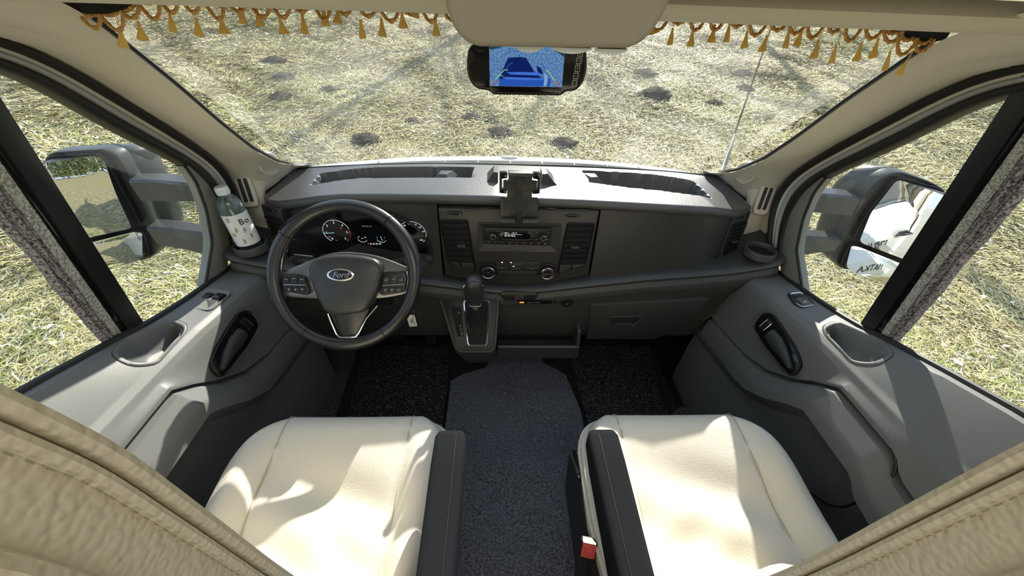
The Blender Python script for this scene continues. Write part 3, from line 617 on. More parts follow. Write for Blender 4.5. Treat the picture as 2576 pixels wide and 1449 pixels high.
for x, z, hot in ((-.077, .6215, 0), (.1225, .6205, 1)):
    kF = Fr(FC(x, z, .002)); k = lathe('climate_knob', [(.0265, 0), (.0265, .003), (.0232, .004), (.0225, .020), (.0205, .0225), (.0195, .0215), (.0005, .0215)], kF, M['black'], DB, 40)
    tube('chrome_ring', [kF(.0212 * math.cos(a), .0212 * math.sin(a), .0222) for a in [2 * PI * j / 40 for j in range(40)]], .0017, M['chrome'], k, 8, True)
    if hot:
        mB = mat('dial_blue', (.12, .2, .45), .4); mR = mat('dial_red', (.22, .05, .05), .4)
        tube('blue_arc', [kF(.0158 * math.cos(rad(a)), .0158 * math.sin(rad(a)), .0219) for a in range(95, 225, 8)], .0009, mB, k, 5)
        tube('red_arc', [kF(.0158 * math.cos(rad(a)), .0158 * math.sin(rad(a)), .0219) for a in range(85, -45, -8)], .0016, mR, k, 5)
        text('MAX', Fr(kF(-.006, -.002, .0216)), .0045, M['letter'], k); text('MAX', Fr(kF(.006, -.002, .0216)), .0045, M['letter'], k); text('A/C', Fr(kF(-.006, -.007, .0216)), .004, M['letter'], k)
    else:
        for a in range(0, 180, 45): tube('fan_mark', [kF(-.003 * math.cos(rad(a)), -.003 * math.sin(rad(a)), .0217), kF(.003 * math.cos(rad(a)), .003 * math.sin(rad(a)), .0217)], .0004, M['letter'], k, 4)
        for a in range(-60, 260, 40): plate('step_mark', circ(.0011, 8, .013 * math.cos(rad(a)), .013 * math.sin(rad(a))), kF, M['letter'], k, .0005, .0001, .0218)

# instrument cluster
FI = Fr((0, 1.052, 0), (1, 0, 0), (0, .10, 1)); kz = lambda z: z / 1.0
ci = rnd([(-.735, .640), (-.725, .75), (-.66, .800), (-.53, .825), (-.40, .815), (-.305, .775), (-.272, .70), (-.276, .648), (-.40, .640), (-.60, .632)], [.02, .05, .06, .08, .08, .05, .03, .015, .05, .05], 5)
FI = Fr((-.044 * .022, 1.042 * .978, 1.35 * .022)); FI.k = .978
CL = MB().add(*g_ring(inset(ci, -.012), ci, FI, .04, .012, -.006, .02)).build('instrument_hood', M['dash'], DB)
plate('instrument_glass', inset(ci, -.002), FI, M['gloss'], CL, .01, .0005, -.004)
def arc(cx, cy, r, a0, a1, n=40): return [FI(cx + r * math.cos(rad(a0 + (a1 - a0) * i / n)), cy + r * math.sin(rad(a0 + (a1 - a0) * i / n)), -.0032) for i in range(n + 1)]
gx, gy, gr = -.553, .752, .0415
DL = tube('dial_arc', arc(gx, gy, gr, 232, 15), .0006, M['glow'], CL, 4)
tube('dial_arc', arc(gx, gy, gr, 14, -48, 14), .0004, M['glow_red'], CL, 4)
for i in range(7):
    a = 232 - i * 280 / 6; text(str(i), Fr(FI(gx + .032 * math.cos(rad(a)), gy + .032 * math.sin(rad(a)), -.0034)), .0105, M['glow'], CL)
    tube('tick', [FI(gx + q * math.cos(rad(a)), gy + q * math.sin(rad(a)), -.0033) for q in (.0385, .0415)], .0005, M['glow'], CL, 4)
tube('needle', [FI(gx - .008, gy - .003, -.003), FI(gx - .0385, gy - .006, -.003)], .0009, M['glow_cyan'], CL, 5)
text('A', Fr(FI(gx + .017, gy + .014, -.0033)), .010, M['glow_red'], CL); text('rpm\nx1000', Fr(FI(gx - .027, gy - .018, -.0033)), .0045, M['glow_dim'], CL); text('TC', Fr(FI(gx - .008, gy - .031, -.0033)), .0045, M['glow_dim'], CL)
hx, hy, hr = -.318, .748, .044
tube('dial_arc', arc(hx, hy, hr, 232, -40), .0006, M['glow'], CL, 4)
for i in range(11):
    a = 232 - i * 272 / 10; text(str(i * 20), Fr(FI(hx + .035 * math.cos(rad(a)), hy + .035 * math.sin(rad(a)), -.0034)), .0072, M['glow'], CL)
    tube('tick', [FI(hx + q * math.cos(rad(a)), hy + q * math.sin(rad(a)), -.0033) for q in (.041, .044)], .0005, M['glow'], CL, 4)
for cx, a0 in ((-.478, 210), (-.418, 215)):
    tube('dial_arc', arc(cx, .731, .0155, 200, 330, 16), .0006, M['glow'], CL, 4)
tube('needle', [FI(-.492, .731, -.003), FI(-.486, .737, -.003)], .0009, M['glow_cyan'], CL, 5); tube('needle', [FI(-.419, .738, -.003), FI(-.416, .722, -.003)], .0009, M['glow_cyan'], CL, 5)
text('120', Fr(FI(-.469, .733, -.0033)), .005, M['glow'], CL); text('90', Fr(FI(-.479, .729, -.0033)), .005, M['glow'], CL); text('0', Fr(FI(-.431, .733, -.0033)), .005, M['glow'], CL); text('1', Fr(FI(-.408, .733, -.0033)), .005, M['glow'], CL)
text('363404 km', Fr(FI(-.455, .773, -.0033)), .0068, M['glow_dim'], CL)
text('P', Fr(FI(-.463, .709, -.0033)), .0092, M['glow_red'], CL); text('R N D M', Fr(FI(-.440, .709, -.0033)), .0092, M['glow'], CL)
plate('cluster_tab', rect(-.283, .655, -.262, .672), FC, M['dash_low'], DB, .03, .003, .012, .004)

# ledge with the two cup rings
EX = [0, .12, .27, .45, .63, .75, .815, .855, .876, .885]; EY = [.990, .990, .986, .983, .978, .968, .958, .952, .962, .985]; EZ = [.553, .566, .592, .620, .642, .666, .690, .708, .713, .714]
def led(x): return ip(abs(x), EX, EY), ip(abs(x), EX, EZ)
secs = []
for x in np.r_[-.885, np.linspace(-.876, .876, 61), .885]:
    y, z = led(x); yb = 1.047 + .13 * sst(.70, .80, abs(x)); k = .9 - .5 * sst(.85, .885, abs(x))
    secs.append([V(x, yb, z + .012), V(x, y + .018, z + .010), V(x, y + .006, z + .006), V(x, y, z - .002), V(x, y + .002, z - .012 * k), V(x, y + .010, z - .020 * k), V(x, y + .03, z - .024), V(x, yb, z - .024)])
MB().add(*g_loft(secs)).build('ledge', M['ledge'], DB, 40)
for s in (-1, 1):
    F = Fr((s * .806, 1.005, .722), (1, 0, 0), (0, 1, 0))
    c = lathe('cup_holder', [(.049, -.012), (.049, .006), (.047, .011), (.043, .012), (.040, .008), (.039, -.004)], F, M['dash_low'], DB, 36)
    lathe('cup_well', [(.0395, -.004), (.038, -.0035), (.0005, -.0035)], F, M['dark'], c, 30)
# lower body below the ledge
def low(x, t):
    y, z = led(x); y2, zs = y + .006, z - .075; zb = .31 + .10 * sst(.70, .86, abs(x)); a = [(y + .012, z - .018), (y + .001, z - .034), (y, z - .052), (y2, zs), (1.0 + .0, zs - .06), (1.018, zb + .03), (1.03, zb), (1.10, zb - .015)]
    ts = np.linspace(0, 1, len(a)); return V(x, ip(t, ts, [q[0] for q in a]) + .06 * sst(.86, .885, abs(x)), ip(t, ts, [q[1] for q in a]))
lx = np.linspace(-.882, .882, 91)
sheet('lower_panel', [[low(x, t) for x in lx] for t in np.linspace(0, 1, 29)], (0, .03, 0), M['dash_low'], DB)
# hazard bar
FH = Fr((.029, .985, .546), (1, 0, 0), (0, .35, 1))
hz = plate('switch_bar', rnd([(-.068, .004), (-.058, .015), (.055, .015), (.066, .004), (.050, -.017), (-.050, -.017)], .003), FH, M['black'], DB, .03, .003, .004)
hb = plate('hazard_button', rnd([(-.018, .011), (.018, .011), (.015, -.013), (-.015, -.013)], .002), FH, M['dash'], hz, .005, .001, .0055)
tube('triangle', [FH(0, .005, .006), FH(.007, -.007, .006), FH(-.007, -.007, .006)], .0006, mat('hazard_red', (.2, .06, .05), .5), hb, 4, True)
# airbag lamp strip, slot, socket
FA = Fr((.085, .9875, .517), (1, 0, 0), (0, -.04, 1))
st = plate('airbag_strip', rect(-.057, -.0055, .058, .0055), FA, M['gloss'], DB, .006, .001, .003, .003)
plate('off_lamp', rnd(rect(-.054, -.0032, -.038, .0032), .003), FA, M['glow_amber'], st, .001, .0004, .0036)
text('OFF', Fr(FA(-.046, 0, .0038)), .0052, M['ink'], st); text('PASSENGER AIRBAG', Fr(FA(-.006, 0, .0034)), .0052, M['letter'], st)
plate('key_slot', rect(.066, -.007, .074, .008), FA, M['black'], DB, .006, .0015, .003, .002)
plate('slot_glint', rect(.0675, -.006, .0725, -.004), FA, M['chrome'], DB, .001, .0003, .0034)
sk = lathe('socket_lid', [(.0205, 0), (.0205, .003), (.018, .005), (.0175, .0035), (.0005, .005)], Fr(FA(.112, .001, .001)), M['black'], DB)
text('12V', Fr(FA(.112, -.004, .0068)), .007, M['letter'], sk)
# glovebox, its pull, open bin at the door
FG = Fr((.49, 1.002, .418), (1, 0, 0), (0, -.12, 1))
gb = plate('glovebox_lid', rnd([(-.207, .088), (-.10, .096), (.08, .112), (.205, .124), (.20, .03), (.145, -.06), (.08, -.108), (-.188, -.108)], [.004, .0, .0, .006, .05, .08, .02, .006], 4), FG, M['dash_low'], DB, .03, .003, .006)
pl = MB().add(*g_ring(rnd([(-.128, .030), (-.004, .036), (-.026, -.018), (-.034, -.026), (-.100, -.028), (-.112, -.02)], .006, 4), inset(rnd([(-.128, .030), (-.004, .036), (-.026, -.018), (-.034, -.026), (-.100, -.028), (-.112, -.02)], .006, 4), .004), FG, .004, .011, .009)).build('lid_pull', M['dash_low'], gb)
plate('pull_recess', inset(rnd([(-.128, .030), (-.004, .036), (-.026, -.018), (-.034, -.026), (-.100, -.028), (-.112, -.02)], .006, 4), .003), FG, M['dash'], pl, .002, .0004, .0075)
plate('pull_grip', rect(-.102, -.028, -.036, -.006), FG, M['dash_low'], pl, .004, .002, .012, .003)
FBN = Fr((.795, 1.02, .40), (1, .1, 0), (0, -.1, 1))
bn_o = rnd([(-.03, .07), (.05, .075), (.075, .06), (.07, -.06), (.045, -.10), (-.02, -.10), (-.05, -.06), (-.08, .02)], .02, 4)
bo = MB().add(*g_ring(bn_o, inset(bn_o, .007), FBN, .02, .012, .010)).build('door_side_bin', M['dash_low'], DB)
plate('bin_cavity', inset(bn_o, .004), FBN, M['dark'], bo, .01, .0005, .004)
# light switch and dimmer at the driver's knee
FK = Fr((-.815, .966, .590), (1, -.25, 0), (0, -.05, 1))
kn = lathe('light_switch', [(.022, 0), (.022, .005), (.019, .006), (.0165, .006), (.015, .016), (.011, .018), (.0005, .018)], Fr(FK(-.01, -.012, .001)), M['black'], DB)
text('o', Fr(FK(-.010, -.012, .0195)), .009, M['letter'], kn)
for a in (35, 90, 145): plate('mark', circ(.0018, 8, -.01 + .0195 * math.cos(rad(a)), -.012 + .0195 * math.sin(rad(a))), FK, M['letter'], kn, .0006, .0001, .0072)
plate('dimmer_panel', rnd(rect(.027, -.032, .075, .012), .008), FK, M['black'], DB, .02, .002, .004)
plate('knee_cover', rnd([(-.05, .0), (.16, .02), (.42, .0), (.44, -.14), (.30, -.20), (.06, -.20), (-.03, -.12)], .03), Fr((-.80, 1.0, .50), (1, 0, 0), (0, -.1, 1)), M['dash'], DB, .02, .004, .004)
# open tray under the centre
xt0, xt1 = -.042, .262
sheet('tray_floor', [[V(x, y, .285) for x in (xt0, xt1)] for y in (.965, 1.10)], (0, 0, -.02), M['dash'], DB)
MB().add(*g_loft([[V(x, .962, z) for z in (.0,)] and [V(x, .955, .262), V(x, .950, .325), V(x, .956, .331), V(x, .962, .325), V(x, .970, .262)] for x in np.linspace(xt0, xt1, 8)])).build('tray_lip', M['dash_low'], DB)
plate('tray_side', rnd([(0, 0), (.10, 0), (.10, .135), (.02, .135), (.0, .06)], .01), Fr((xt1, .95, .26), (0, 1, 0), (0, 0, 1)), M['dash_low'], DB, .012, .002)
plate('tray_back', rect(xt0, .28, xt1, .40), Fr((0, 1.03, 0)), M['dark'], DB, .02, .001)
plate('heater_duct', rnd([(-.09, 0), (.27, 0), (.24, .12), (-.06, .12)], .02), Fr((.03, 1.10, .14)), M['black'], DB, .14, .01)
# gear console: 45 degree top plate and tapering body
FGc = Fr((-.12, .94, .47), (1, 0, 0), (0, 1, 1))
gt = rnd([(-.113, .090), (.060, .090), (.071, .065), (.060, -.088), (.049, -.098), (-.048, -.098), (-.063, -.085), (-.115, .072)], .008, 4)
go = inset(gt, -.012)
rings = [[FGc(p.x, p.y, -.002) for p in gt], [FGc(p.x, p.y, .004) for p in inset(gt, -.004)], [FGc(p.x, p.y, .003) for p in inset(gt, -.009)], [FGc(p.x, p.y, -.006) for p in go]]
rings += [[FGc(p.x * (1 - .25 * k), p.y, 0) + V(0, .02 * k + .04 * k * (p.y < 0), -.012 - .105 * k) for p in go] for k in (.1, .4, .7, 1.0)]
MB().add(*g_loft(rings)).build('gear_console', M['dash_low'], DB, 50)
GP = plate('gear_plate', inset(gt, -.003), FGc, M['black'], DB, .01, .001, .0005)
plate('position_window', rnd([(-.086, .047), (-.049, .047), (-.040, -.053), (-.061, -.053)], .003), FGc, M['dark'], GP, .002, .0005, .0015)
for t, x, w in (('P', -.057, .0265), ('R', -.0515, -.0175), ('N', -.0495, -.0295), ('D', -.048, -.039), ('M', -.046, -.047)):
    text(t, Fr(FGc(x, w, .002), FGc.u, FGc.v), .0095, M['letter'], GP)
ch = rnd([(-.040, .073), (.045, .073), (.050, .062), (.042, -.078), (.036, -.086), (-.021, -.086), (-.028, -.078), (-.044, .062)], .006, 4)
MB().add(*g_ring(ch, inset(ch, .0055), FGc, .006, .006, .004, .006)).build('chrome_gate', M['chrome'], GP)
plate('gate_well', inset(ch, .003), FGc, M['dark'], GP, .002, .0004, .0018)

# gear lever
GL_ = thing('gear_lever', 'black automatic gear lever with chrome edging standing in the chrome gate', 'gear lever', (-.115, .94, .47))
rg = []
for t, rx, ry, dx in ((0, .032, .056, .0), (.12, .031, .045, .001), (.3, .026, .032, -.002), (.5, .020, .024, .001), (.7, .019, .021, -.001), (.85, .0165, .0185, 0), (1, .0155, .0175, 0)):
    c = V(-.115 + dx, .930 - .028 * t, .468 + .112 * t)
    rg.append([c + V(rx * math.cos(a) * (1 + .07 * math.cos(6 * a + 5 * t)), ry * .7 * math.sin(a), ry * .7 * math.sin(a)) for a in [2 * PI * k / 36 for k in range(36)]])
bt = MB().add(*g_loft(rg)).build('boot', mat('boot_leather', (.02, .02, .02), .6, bump=(300, .4, .001)), GL_, 70)
tube('boot_seam', [V(-.115, .930 - .028 * t - .052 * w, .468 + .112 * t - .0 + w * .01) for t, w in ((.1, .55), (.3, .45), (.55, .38), (.85, .32))], .0012, M['rubber'], bt, 5)
ax = V(0, -.22, 1).normalized(); K = Fr((-.115, .900, .585), (1, 0, 0), ax)   # v along the lever, n towards the driver
prof = [(-.012, .0165, .017), (0, .0175, .018), (.012, .020, .020), (.03, .0255, .024), (.055, .0285, .026), (.08, .0282, .027), (.10, .0262, .026), (.113, .022, .022), (.119, .014, .015), (.1205, .004, .004)]
rg = []
for h, rx, ry in prof:
    rg.append([K(rx * math.copysign(abs(math.cos(a)) ** .75, math.cos(a)), h, ry * math.copysign(abs(math.sin(a)) ** .75, math.sin(a))) for a in [2 * PI * k / 28 for k in range(28)]])
MB().add(*g_loft(rg)).build('knob', M['hub'], GL_, 60)
tube('chrome_edge', [K(x, h, w) for x, h, w in ((-.027, .098, .010), (-.0285, .075, .012), (-.0275, .052, .014), (-.0235, .030, .0175), (-.016, .013, .0205), (-.009, .009, .0215), (.009, .009, .0215), (.016, .013, .0205), (.0235, .030, .0175), (.0275, .052, .014), (.0285, .075, .012), (.027, .098, .010))], .0019, M['chrome'], GL_, 8)
tube('collar', [K(.0172 * math.cos(a), -.010, .0178 * math.sin(a)) for a in [2 * PI * k / 24 for k in range(24)]], .0014, M['chrome'], GL_, 6, True)
plate('release_button', rnd(rect(-.004, .055, .004, .088), .003), Fr(K(-.0285, 0, .004), K.n, K.v), M['chrome'], GL_, .008, .001, .004)

# ------------------------------------------------------------------ steering wheel
WC = V(-.434, .779, .779); ph = rad(37)
WC = V(-.044, 0, 1.35) + (WC - V(-.044, 0, 1.35)) * 1.02; FW = Fr(WC, (1, 0, 0), (0, math.sin(ph), math.cos(ph))); FW.k = 1.02
SW = thing('steering_wheel', 'black leather three-spoke steering wheel with chrome lower trim', 'steering wheel', WC)
path, rr_ = [], []
for k in range(96):
    a = 2 * PI * k / 96; path.append(FW(.1765 * math.cos(a), .1765 * math.sin(a), 0))
    thick = .0165 + .0028 * (math.exp(-((a - rad(20)) / .35) ** 2) + math.exp(-((a - rad(160)) / .35) ** 2)) + .002 * math.exp(-((a - rad(270)) / .4) ** 2); rr_.append(thick)
tube('rim', path, rr_, M['wheel'], SW, 18, True)
for a in (52, 128 + 18, 236, 304):
    a = rad(a); c = V(.1765 * math.cos(a), .1765 * math.sin(a), 0); tdir = (-math.sin(a), math.cos(a))
    ring = []
    for k in range(20):
        b = 2 * PI * k / 20; q = .0172 + .0024 * (abs(math.degrees(a) - 52) < 2 or abs(math.degrees(a) - 146) < 2)
        ring.append(FW((.1765 + q * math.cos(b)) * math.cos(a), (.1765 + q * math.cos(b)) * math.sin(a), q * math.sin(b)))
    tube('rim_seam', ring, .0009, M['dark'], SW, 5, True)
sh = rnd([(-.165, -.055), (-.166, .0), (-.150, .012), (-.085, .040), (-.04, .056), (.0, .061), (.06, .055), (.10, .044), (.155, .022), (.166, .030), (.163, -.045), (.10, -.060), (-.09, -.062)], [.01, .01, .02, .03, .03, .03, .03, .03, .02, .01, .02, .03, .03], 4)
plate('spoke_shroud', sh, FW, M['satin'], SW, .03, .006, -.004)
hub = rnd([(-.0835, .0), (-.081, .024), (-.070, .038), (-.035, .049), (.0, .0525), (.05, .049), (.082, .041), (.096, .028), (.098, .005), (.086, -.040), (.066, -.078), (.050, -.094), (.0, -.101), (-.028, -.100), (-.045, -.092), (-.066, -.052)], .012, 4)
rgs = []
for ins, h in ((0, -.02), (0, .012), (.0015, .018), (.005, .022), (.012, .0245), (.03, .027), (.045, .0275)):
    rgs.append([FW(p.x, p.y, h + .006 * (p.y / .05 if p.y > 0 else 0) * 0) for p in (inset(hub, ins) if ins < .02 else [Vector((p.x * (1 - ins * 10 / 1), p.y * (1 - ins * 10) - .01 * ins * 10)) for p in inset(hub, .012)])])
MB().add(*g_loft(rgs)).build('airbag_cover', M['hub'], SW, 60)
em = plate('badge', ell(.0335, .0158), FW, M['chrome'], SW, .006, .0015, .0305)
plate('badge_field', ell(.0292, .0122), Fr(FW(0, 0, 0), FW.u, FW.v), mat('badge_navy', (.012, .016, .035), .2), em, .002, .0004, .0312)
text('Ford', Fr(FW(0, -.0005, .0316), FW.u, FW.v), .021, M['steel'], em, shear=.35)
for s in (-1, 1):
    o = rnd([(s * .100, .010 if s > 0 else -.002), (s * .152, .012 if s > 0 else .004), (s * .158, -.005), (s * .152, -.042), (s * .095, -.052), (s * .086, -.045)], .008, 4)
    if s < 0: o = o[::-1]
    pd = plate('switch_pad', o, FW, M['black'], SW, .012, .003, .006)
    tube('silver_bar', [FW(s * .096, -.0265, .0072), FW(s * .150, -.0255 + (.003 if s > 0 else 0), .0072)], .0016, M['steel'], pd, 6)
    for i in range(3):
        x = .1035 + .0165 * i; plate('button', rect(s * x - .0075, -.044, s * x + .0075, -.0305), FW, M['black'], pd, .004, .0012, .0085, .002)
        plate('icon', circ(.0022, 8, s * x, -.0372), FW, M['letter'], pd, .0006, .0001, .009)
    for x, z, w, h in ((.105, -.012, .016, .018), (.124, -.010, .016, .026), (.143, -.012, .014, .018)):
        plate('button', rect(s * x - w / 2, z - h / 2, s * x + w / 2, z + h / 2), FW, M['black'], pd, .004, .0012, .0085, .002)
        plate('icon', rect(s * x - .004, z - .0008, s * x + .004, z + .0008), FW, M['letter'], pd, .0006, .0001, .009)
# lower spoke: black web framed by a chrome V
plate('lower_web', rnd([(-.045, -.085), (.062, -.085), (.030, -.150), (.022, -.165), (-.008, -.165), (-.018, -.150)], .005), FW, M['wheel'], SW, .02, .004, -.002)
tube('chrome_v', [FW(x, y, h) for x, y, h in ((-.040, -.098, .008), (-.034, -.116, .007), (-.020, -.150, .006), (-.012, -.158, .006), (.008, -.1605, .006), (.028, -.158, .006), (.036, -.149, .006), (.056, -.110, .007), (.082, -.078, .002))], .0024, M['chrome'], SW, 8)
plate('chrome_foot', rnd([(-.014, -.157), (.030, -.155), (.036, -.160), (.030, -.171), (.004, -.174), (-.008, -.172)], .003), FW, M['steel'], SW, .01, .003, .008)
# column with stalks, ignition key
CM = thing('steering_column', 'dark steering column shroud with two stalks behind the wheel', 'column', FW(0, 0, -.05))
rg = [[FW(x * k, y * k - .02, h) for x, y in ((-.06, .05), (.06, .05), (.07, 0), (.055, -.06), (-.055, -.06), (-.07, 0))] for h, k in ((-.035, .9), (-.05, 1), (-.20, 1.15), (-.24, 1.0))]
MB().add(*g_loft(rg)).build('shroud', M['black'], CM)
def stalk(nm, pts, m):
    t = [FW(*p) for p in pts]; return tube(nm, t, [.008, .011, .014, .013, .009][:len(t)], m, CM, 10, False, .6, FW.v)
sl = stalk('indicator_stalk', [(-.07, .03, -.06), (-.10, .035, -.055), (-.125, .038, -.05), (-.150, .040, -.045), (-.158, .041, -.044)], M['black'])
tube('stalk_glint', [FW(-.150, .0535, -.044), FW(-.105, .0495, -.050)], .0022, M['steel'], sl, 6)
for x in (-.116, -.104): text('<' if x < -.11 else '>', Fr(FW(x, .034, -.036), FW.u, FW.v), .012, M['letter'], sl)
text('=O', Fr(FW(-.090, .034, -.038), FW.u, FW.v), .009, M['letter'], sl)
sr = stalk('wiper_stalk', [(.07, .03, -.06), (.10, .032, -.055), (.13, .034, -.05), (.152, .036, -.045), (.160, .036, -.044)], M['black'])
text('O', Fr(FW(.146, .036, -.034), FW.u, FW.v), .008, M['letter'], sr)
KY = thing('key_tag', 'white key tag with black emblem hanging from the ignition', 'key tag', (-.317, .88, .56))
tube('ring', [V(-.318 + .012 * math.cos(a), .878, .562 + .014 * math.sin(a)) for a in [2 * PI * k / 20 for k in range(20)]], .0011, M['steel'], KY, 5, True)
tube('key', [V(-.318, .90, .60), V(-.318, .885, .585), V(-.319, .88, .572)], [.010, .008, .004], M['black'], KY, 8)
FT = Fr((-.317, .876, .530), (1, 0, .16), (-.16, .25, 1))
tg = rnd([(-.013, -.021), (.013, -.021), (.013, .021), (-.003, .021), (-.013, .011)], .002)
plate('case', inset(tg, -.0018), FT, M['gloss'], KY, .005, .001, 0); tf = plate('face', tg, FT, mat('tag_white', (.72, .72, .68), .5), KY, .002, .0003, .001)
tube('emblem_arc', [FT(.003 + .0075 * math.cos(rad(a)), -.002 + .0085 * math.sin(rad(a)), .0013) for a in range(75, 290, 12)], .0005, M['ink'], tf, 4)
plate('emblem', rnd([(-.002, -.007), (.002, -.004), (.001, .0), (.0025, .005), (-.001, .002), (-.003, -.002)], .001), FT, M['ink'], tf, .0004, .0001, .0014); plate('tag_bar', rect(.005, -.015, .0068, .013), FT, M['ink'], tf, .0004, .0001, .0014)

# ------------------------------------------------------------------ phone holder on the dash
PH = thing('phone_holder', 'black tablet clamp holder fixed on the dashboard centre', 'phone holder', (.019, 1.04, .86))
FP = Fr(V(-.044, 0, 1.35) + (V(.018, 1.026, .890) - V(-.044, 0, 1.35)) * .958, (1, 0, 0), (0, .10, 1)); FP.k = .958
plate('back_plate', rnd([(-.034, .072), (.034, .072), (.034, .045), (.049, .044), (.049, .018), (.036, .016), (.036, -.006), (.0575, -.006), (.0575, -.070), (.010, -.070), (.010, -.082), (-.010, -.082), (-.010, -.070), (-.0565, -.070), (-.0565, -.006), (-.037, -.006), (-.037, .016), (-.049, .018), (-.049, .044), (-.034, .045)], .003, 3), FP, M['black'], PH, .010, .0015, 0)
for x in (-.024, .024): plate('rail', rect(x - .0008, -.065, x + .0008, .04), FP, M['dash'], PH, .002, .0003, .0008)
tp = plate('top_jaw', rnd(rect(-.035, .060, .035, .072), .003), FP, M['dash_low'], PH, .03, .003, .016)
for x in (-.014, .014): plate('jaw_rib', rect(x - .002, .046, x + .002, .060), FP, M['dash'], tp, .004, .001, .004)
for a, b in ((-.057, -.011), (.011, .058)): plate('bottom_jaw', rnd(rect(a, -.079, b, -.069), .002), FP, M['dash_low'], PH, .022, .002, .016)
for s in (-1, 1):
    plate('side_arm', rnd([(s * .037, .066), (s * .060, .066), (s * .060, .004), (s * .038, .002), (s * .038, .012), (s * .052, .018), (s * .052, .046), (s * .037, .048)][::s], .003), FP, M['gloss'], PH, .014, .002, -.012)
plate('foot', rnd([(-.075, -.015), (.078, -.015), (.07, .03), (-.066, .03)], .008), Fr((.018, 1.07, .880), (1, 0, 0), (0, 1, .0)), M['black'], PH, .012, .003, 0)
tube('neck', [V(.018, 1.085, .878), V(.018, 1.07, .90), V(.018, 1.042, .905)], .014, M['black'], PH, 10)
# ------------------------------------------------------------------ doors
def in_poly(x, y, P):
    c = False; n = len(P); j = n - 1
    for i in range(n):
        if (P[i][1] > y) != (P[j][1] > y) and x < (P[j][0] - P[i][0]) * (y - P[i][1]) / (P[j][1] - P[i][1]) + P[i][0]: c = not c
        j = i
    return c
def pdist(x, y, P):
    """signed depth inside a polygon (positive inside)"""
    d = 9; p = Vector((x, y)); n = len(P)
    for i in range(n):
        a = Vector(P[i]); b = Vector(P[(i + 1) % n]); ab = b - a; t = max(0, min(1, (p - a).dot(ab) / ab.length_squared)); d = min(d, (p - a - ab * t).length)
    return d if in_poly(x, y, P) else -d
POCKET = {s: rnd([(.857, .595), (.846, .690), (.810, .680), (.798, .655), (.792, .565), (.812, .540), (.838, .545)], .012, 3) for s in (-1, 1)}
def zcor(y): return ip(y, [-.15, .2, .40, .48, .59, .68, .76, .86, .95, 1.05], [.74, .72, .700, .694, .688, .680, .668, .655, .640, .62])
def xcor(y): return ip(y, [-.15, .3, .45, .95, 1.05], [.770, .772, .778, .785, .80])
def zgro(y): return ip(y, [-.15, .33, .36, .52, .565, .62, .70, .80, 1.05], [.55, .62, .650, .652, .615, .56, .50, .46, .42])
def door_prof(y):
    zb = belt(y); zc = zcor(y); xc = xcor(y); zg = min(zgro(y), zc - .03); fade = sst(.95, .60, y) if y > .6 else 1
    fade = 1 - sst(.62, .9, y); zl = zg - .06; bul = .028 * fade
    return [(sidex(zb), zb - .006), (sidex(zb) - .010, zb + .004), (sidex(zb) - .024, zb + .001), (xc + .012, zc + .006), (xc, zc - .003), (xc - .008, zc - .018), (.755, zg + .010), (.7535, zg + .002), (.768, zg - .003), (.768, zg - .008), (.752 - bul * .3, zg - .012),
            (.745 - bul, zg - .05), (.742 - bul * 1.1, zg - .085), (.752 - bul * .3, zg - .115), (.764, zg - .14), (.768, .34), (.752, .22), (.745, .05), (.75, .0)]
def door_pt(y, t, s):
    pr = door_prof(y); n = len(pr) - 1; k = min(int(t * n), n - 1); u = t * n - k
    x = pr[k][0] + (pr[k + 1][0] - pr[k][0]) * u; z = pr[k][1] + (pr[k + 1][1] - pr[k][1]) * u
    if z > .60 and x > .775:
        d = pdist(x, y, POCKET[s]); z -= .055 * sst(-.001, .012, d)
    return V(s * x, y, z)
ts = []
for k in range(18): ts += list(np.linspace(k / 18, (k + 1) / 18, (5 if k in (0, 1) else 16 if k == 2 else 5 if k in (3, 4) else 4), endpoint=False))
ts.append(1.0); ys_ = np.r_[np.linspace(-.15, .50, 40, endpoint=False), np.linspace(.50, .73, 60, endpoint=False), np.linspace(.73, 1.06, 22)]
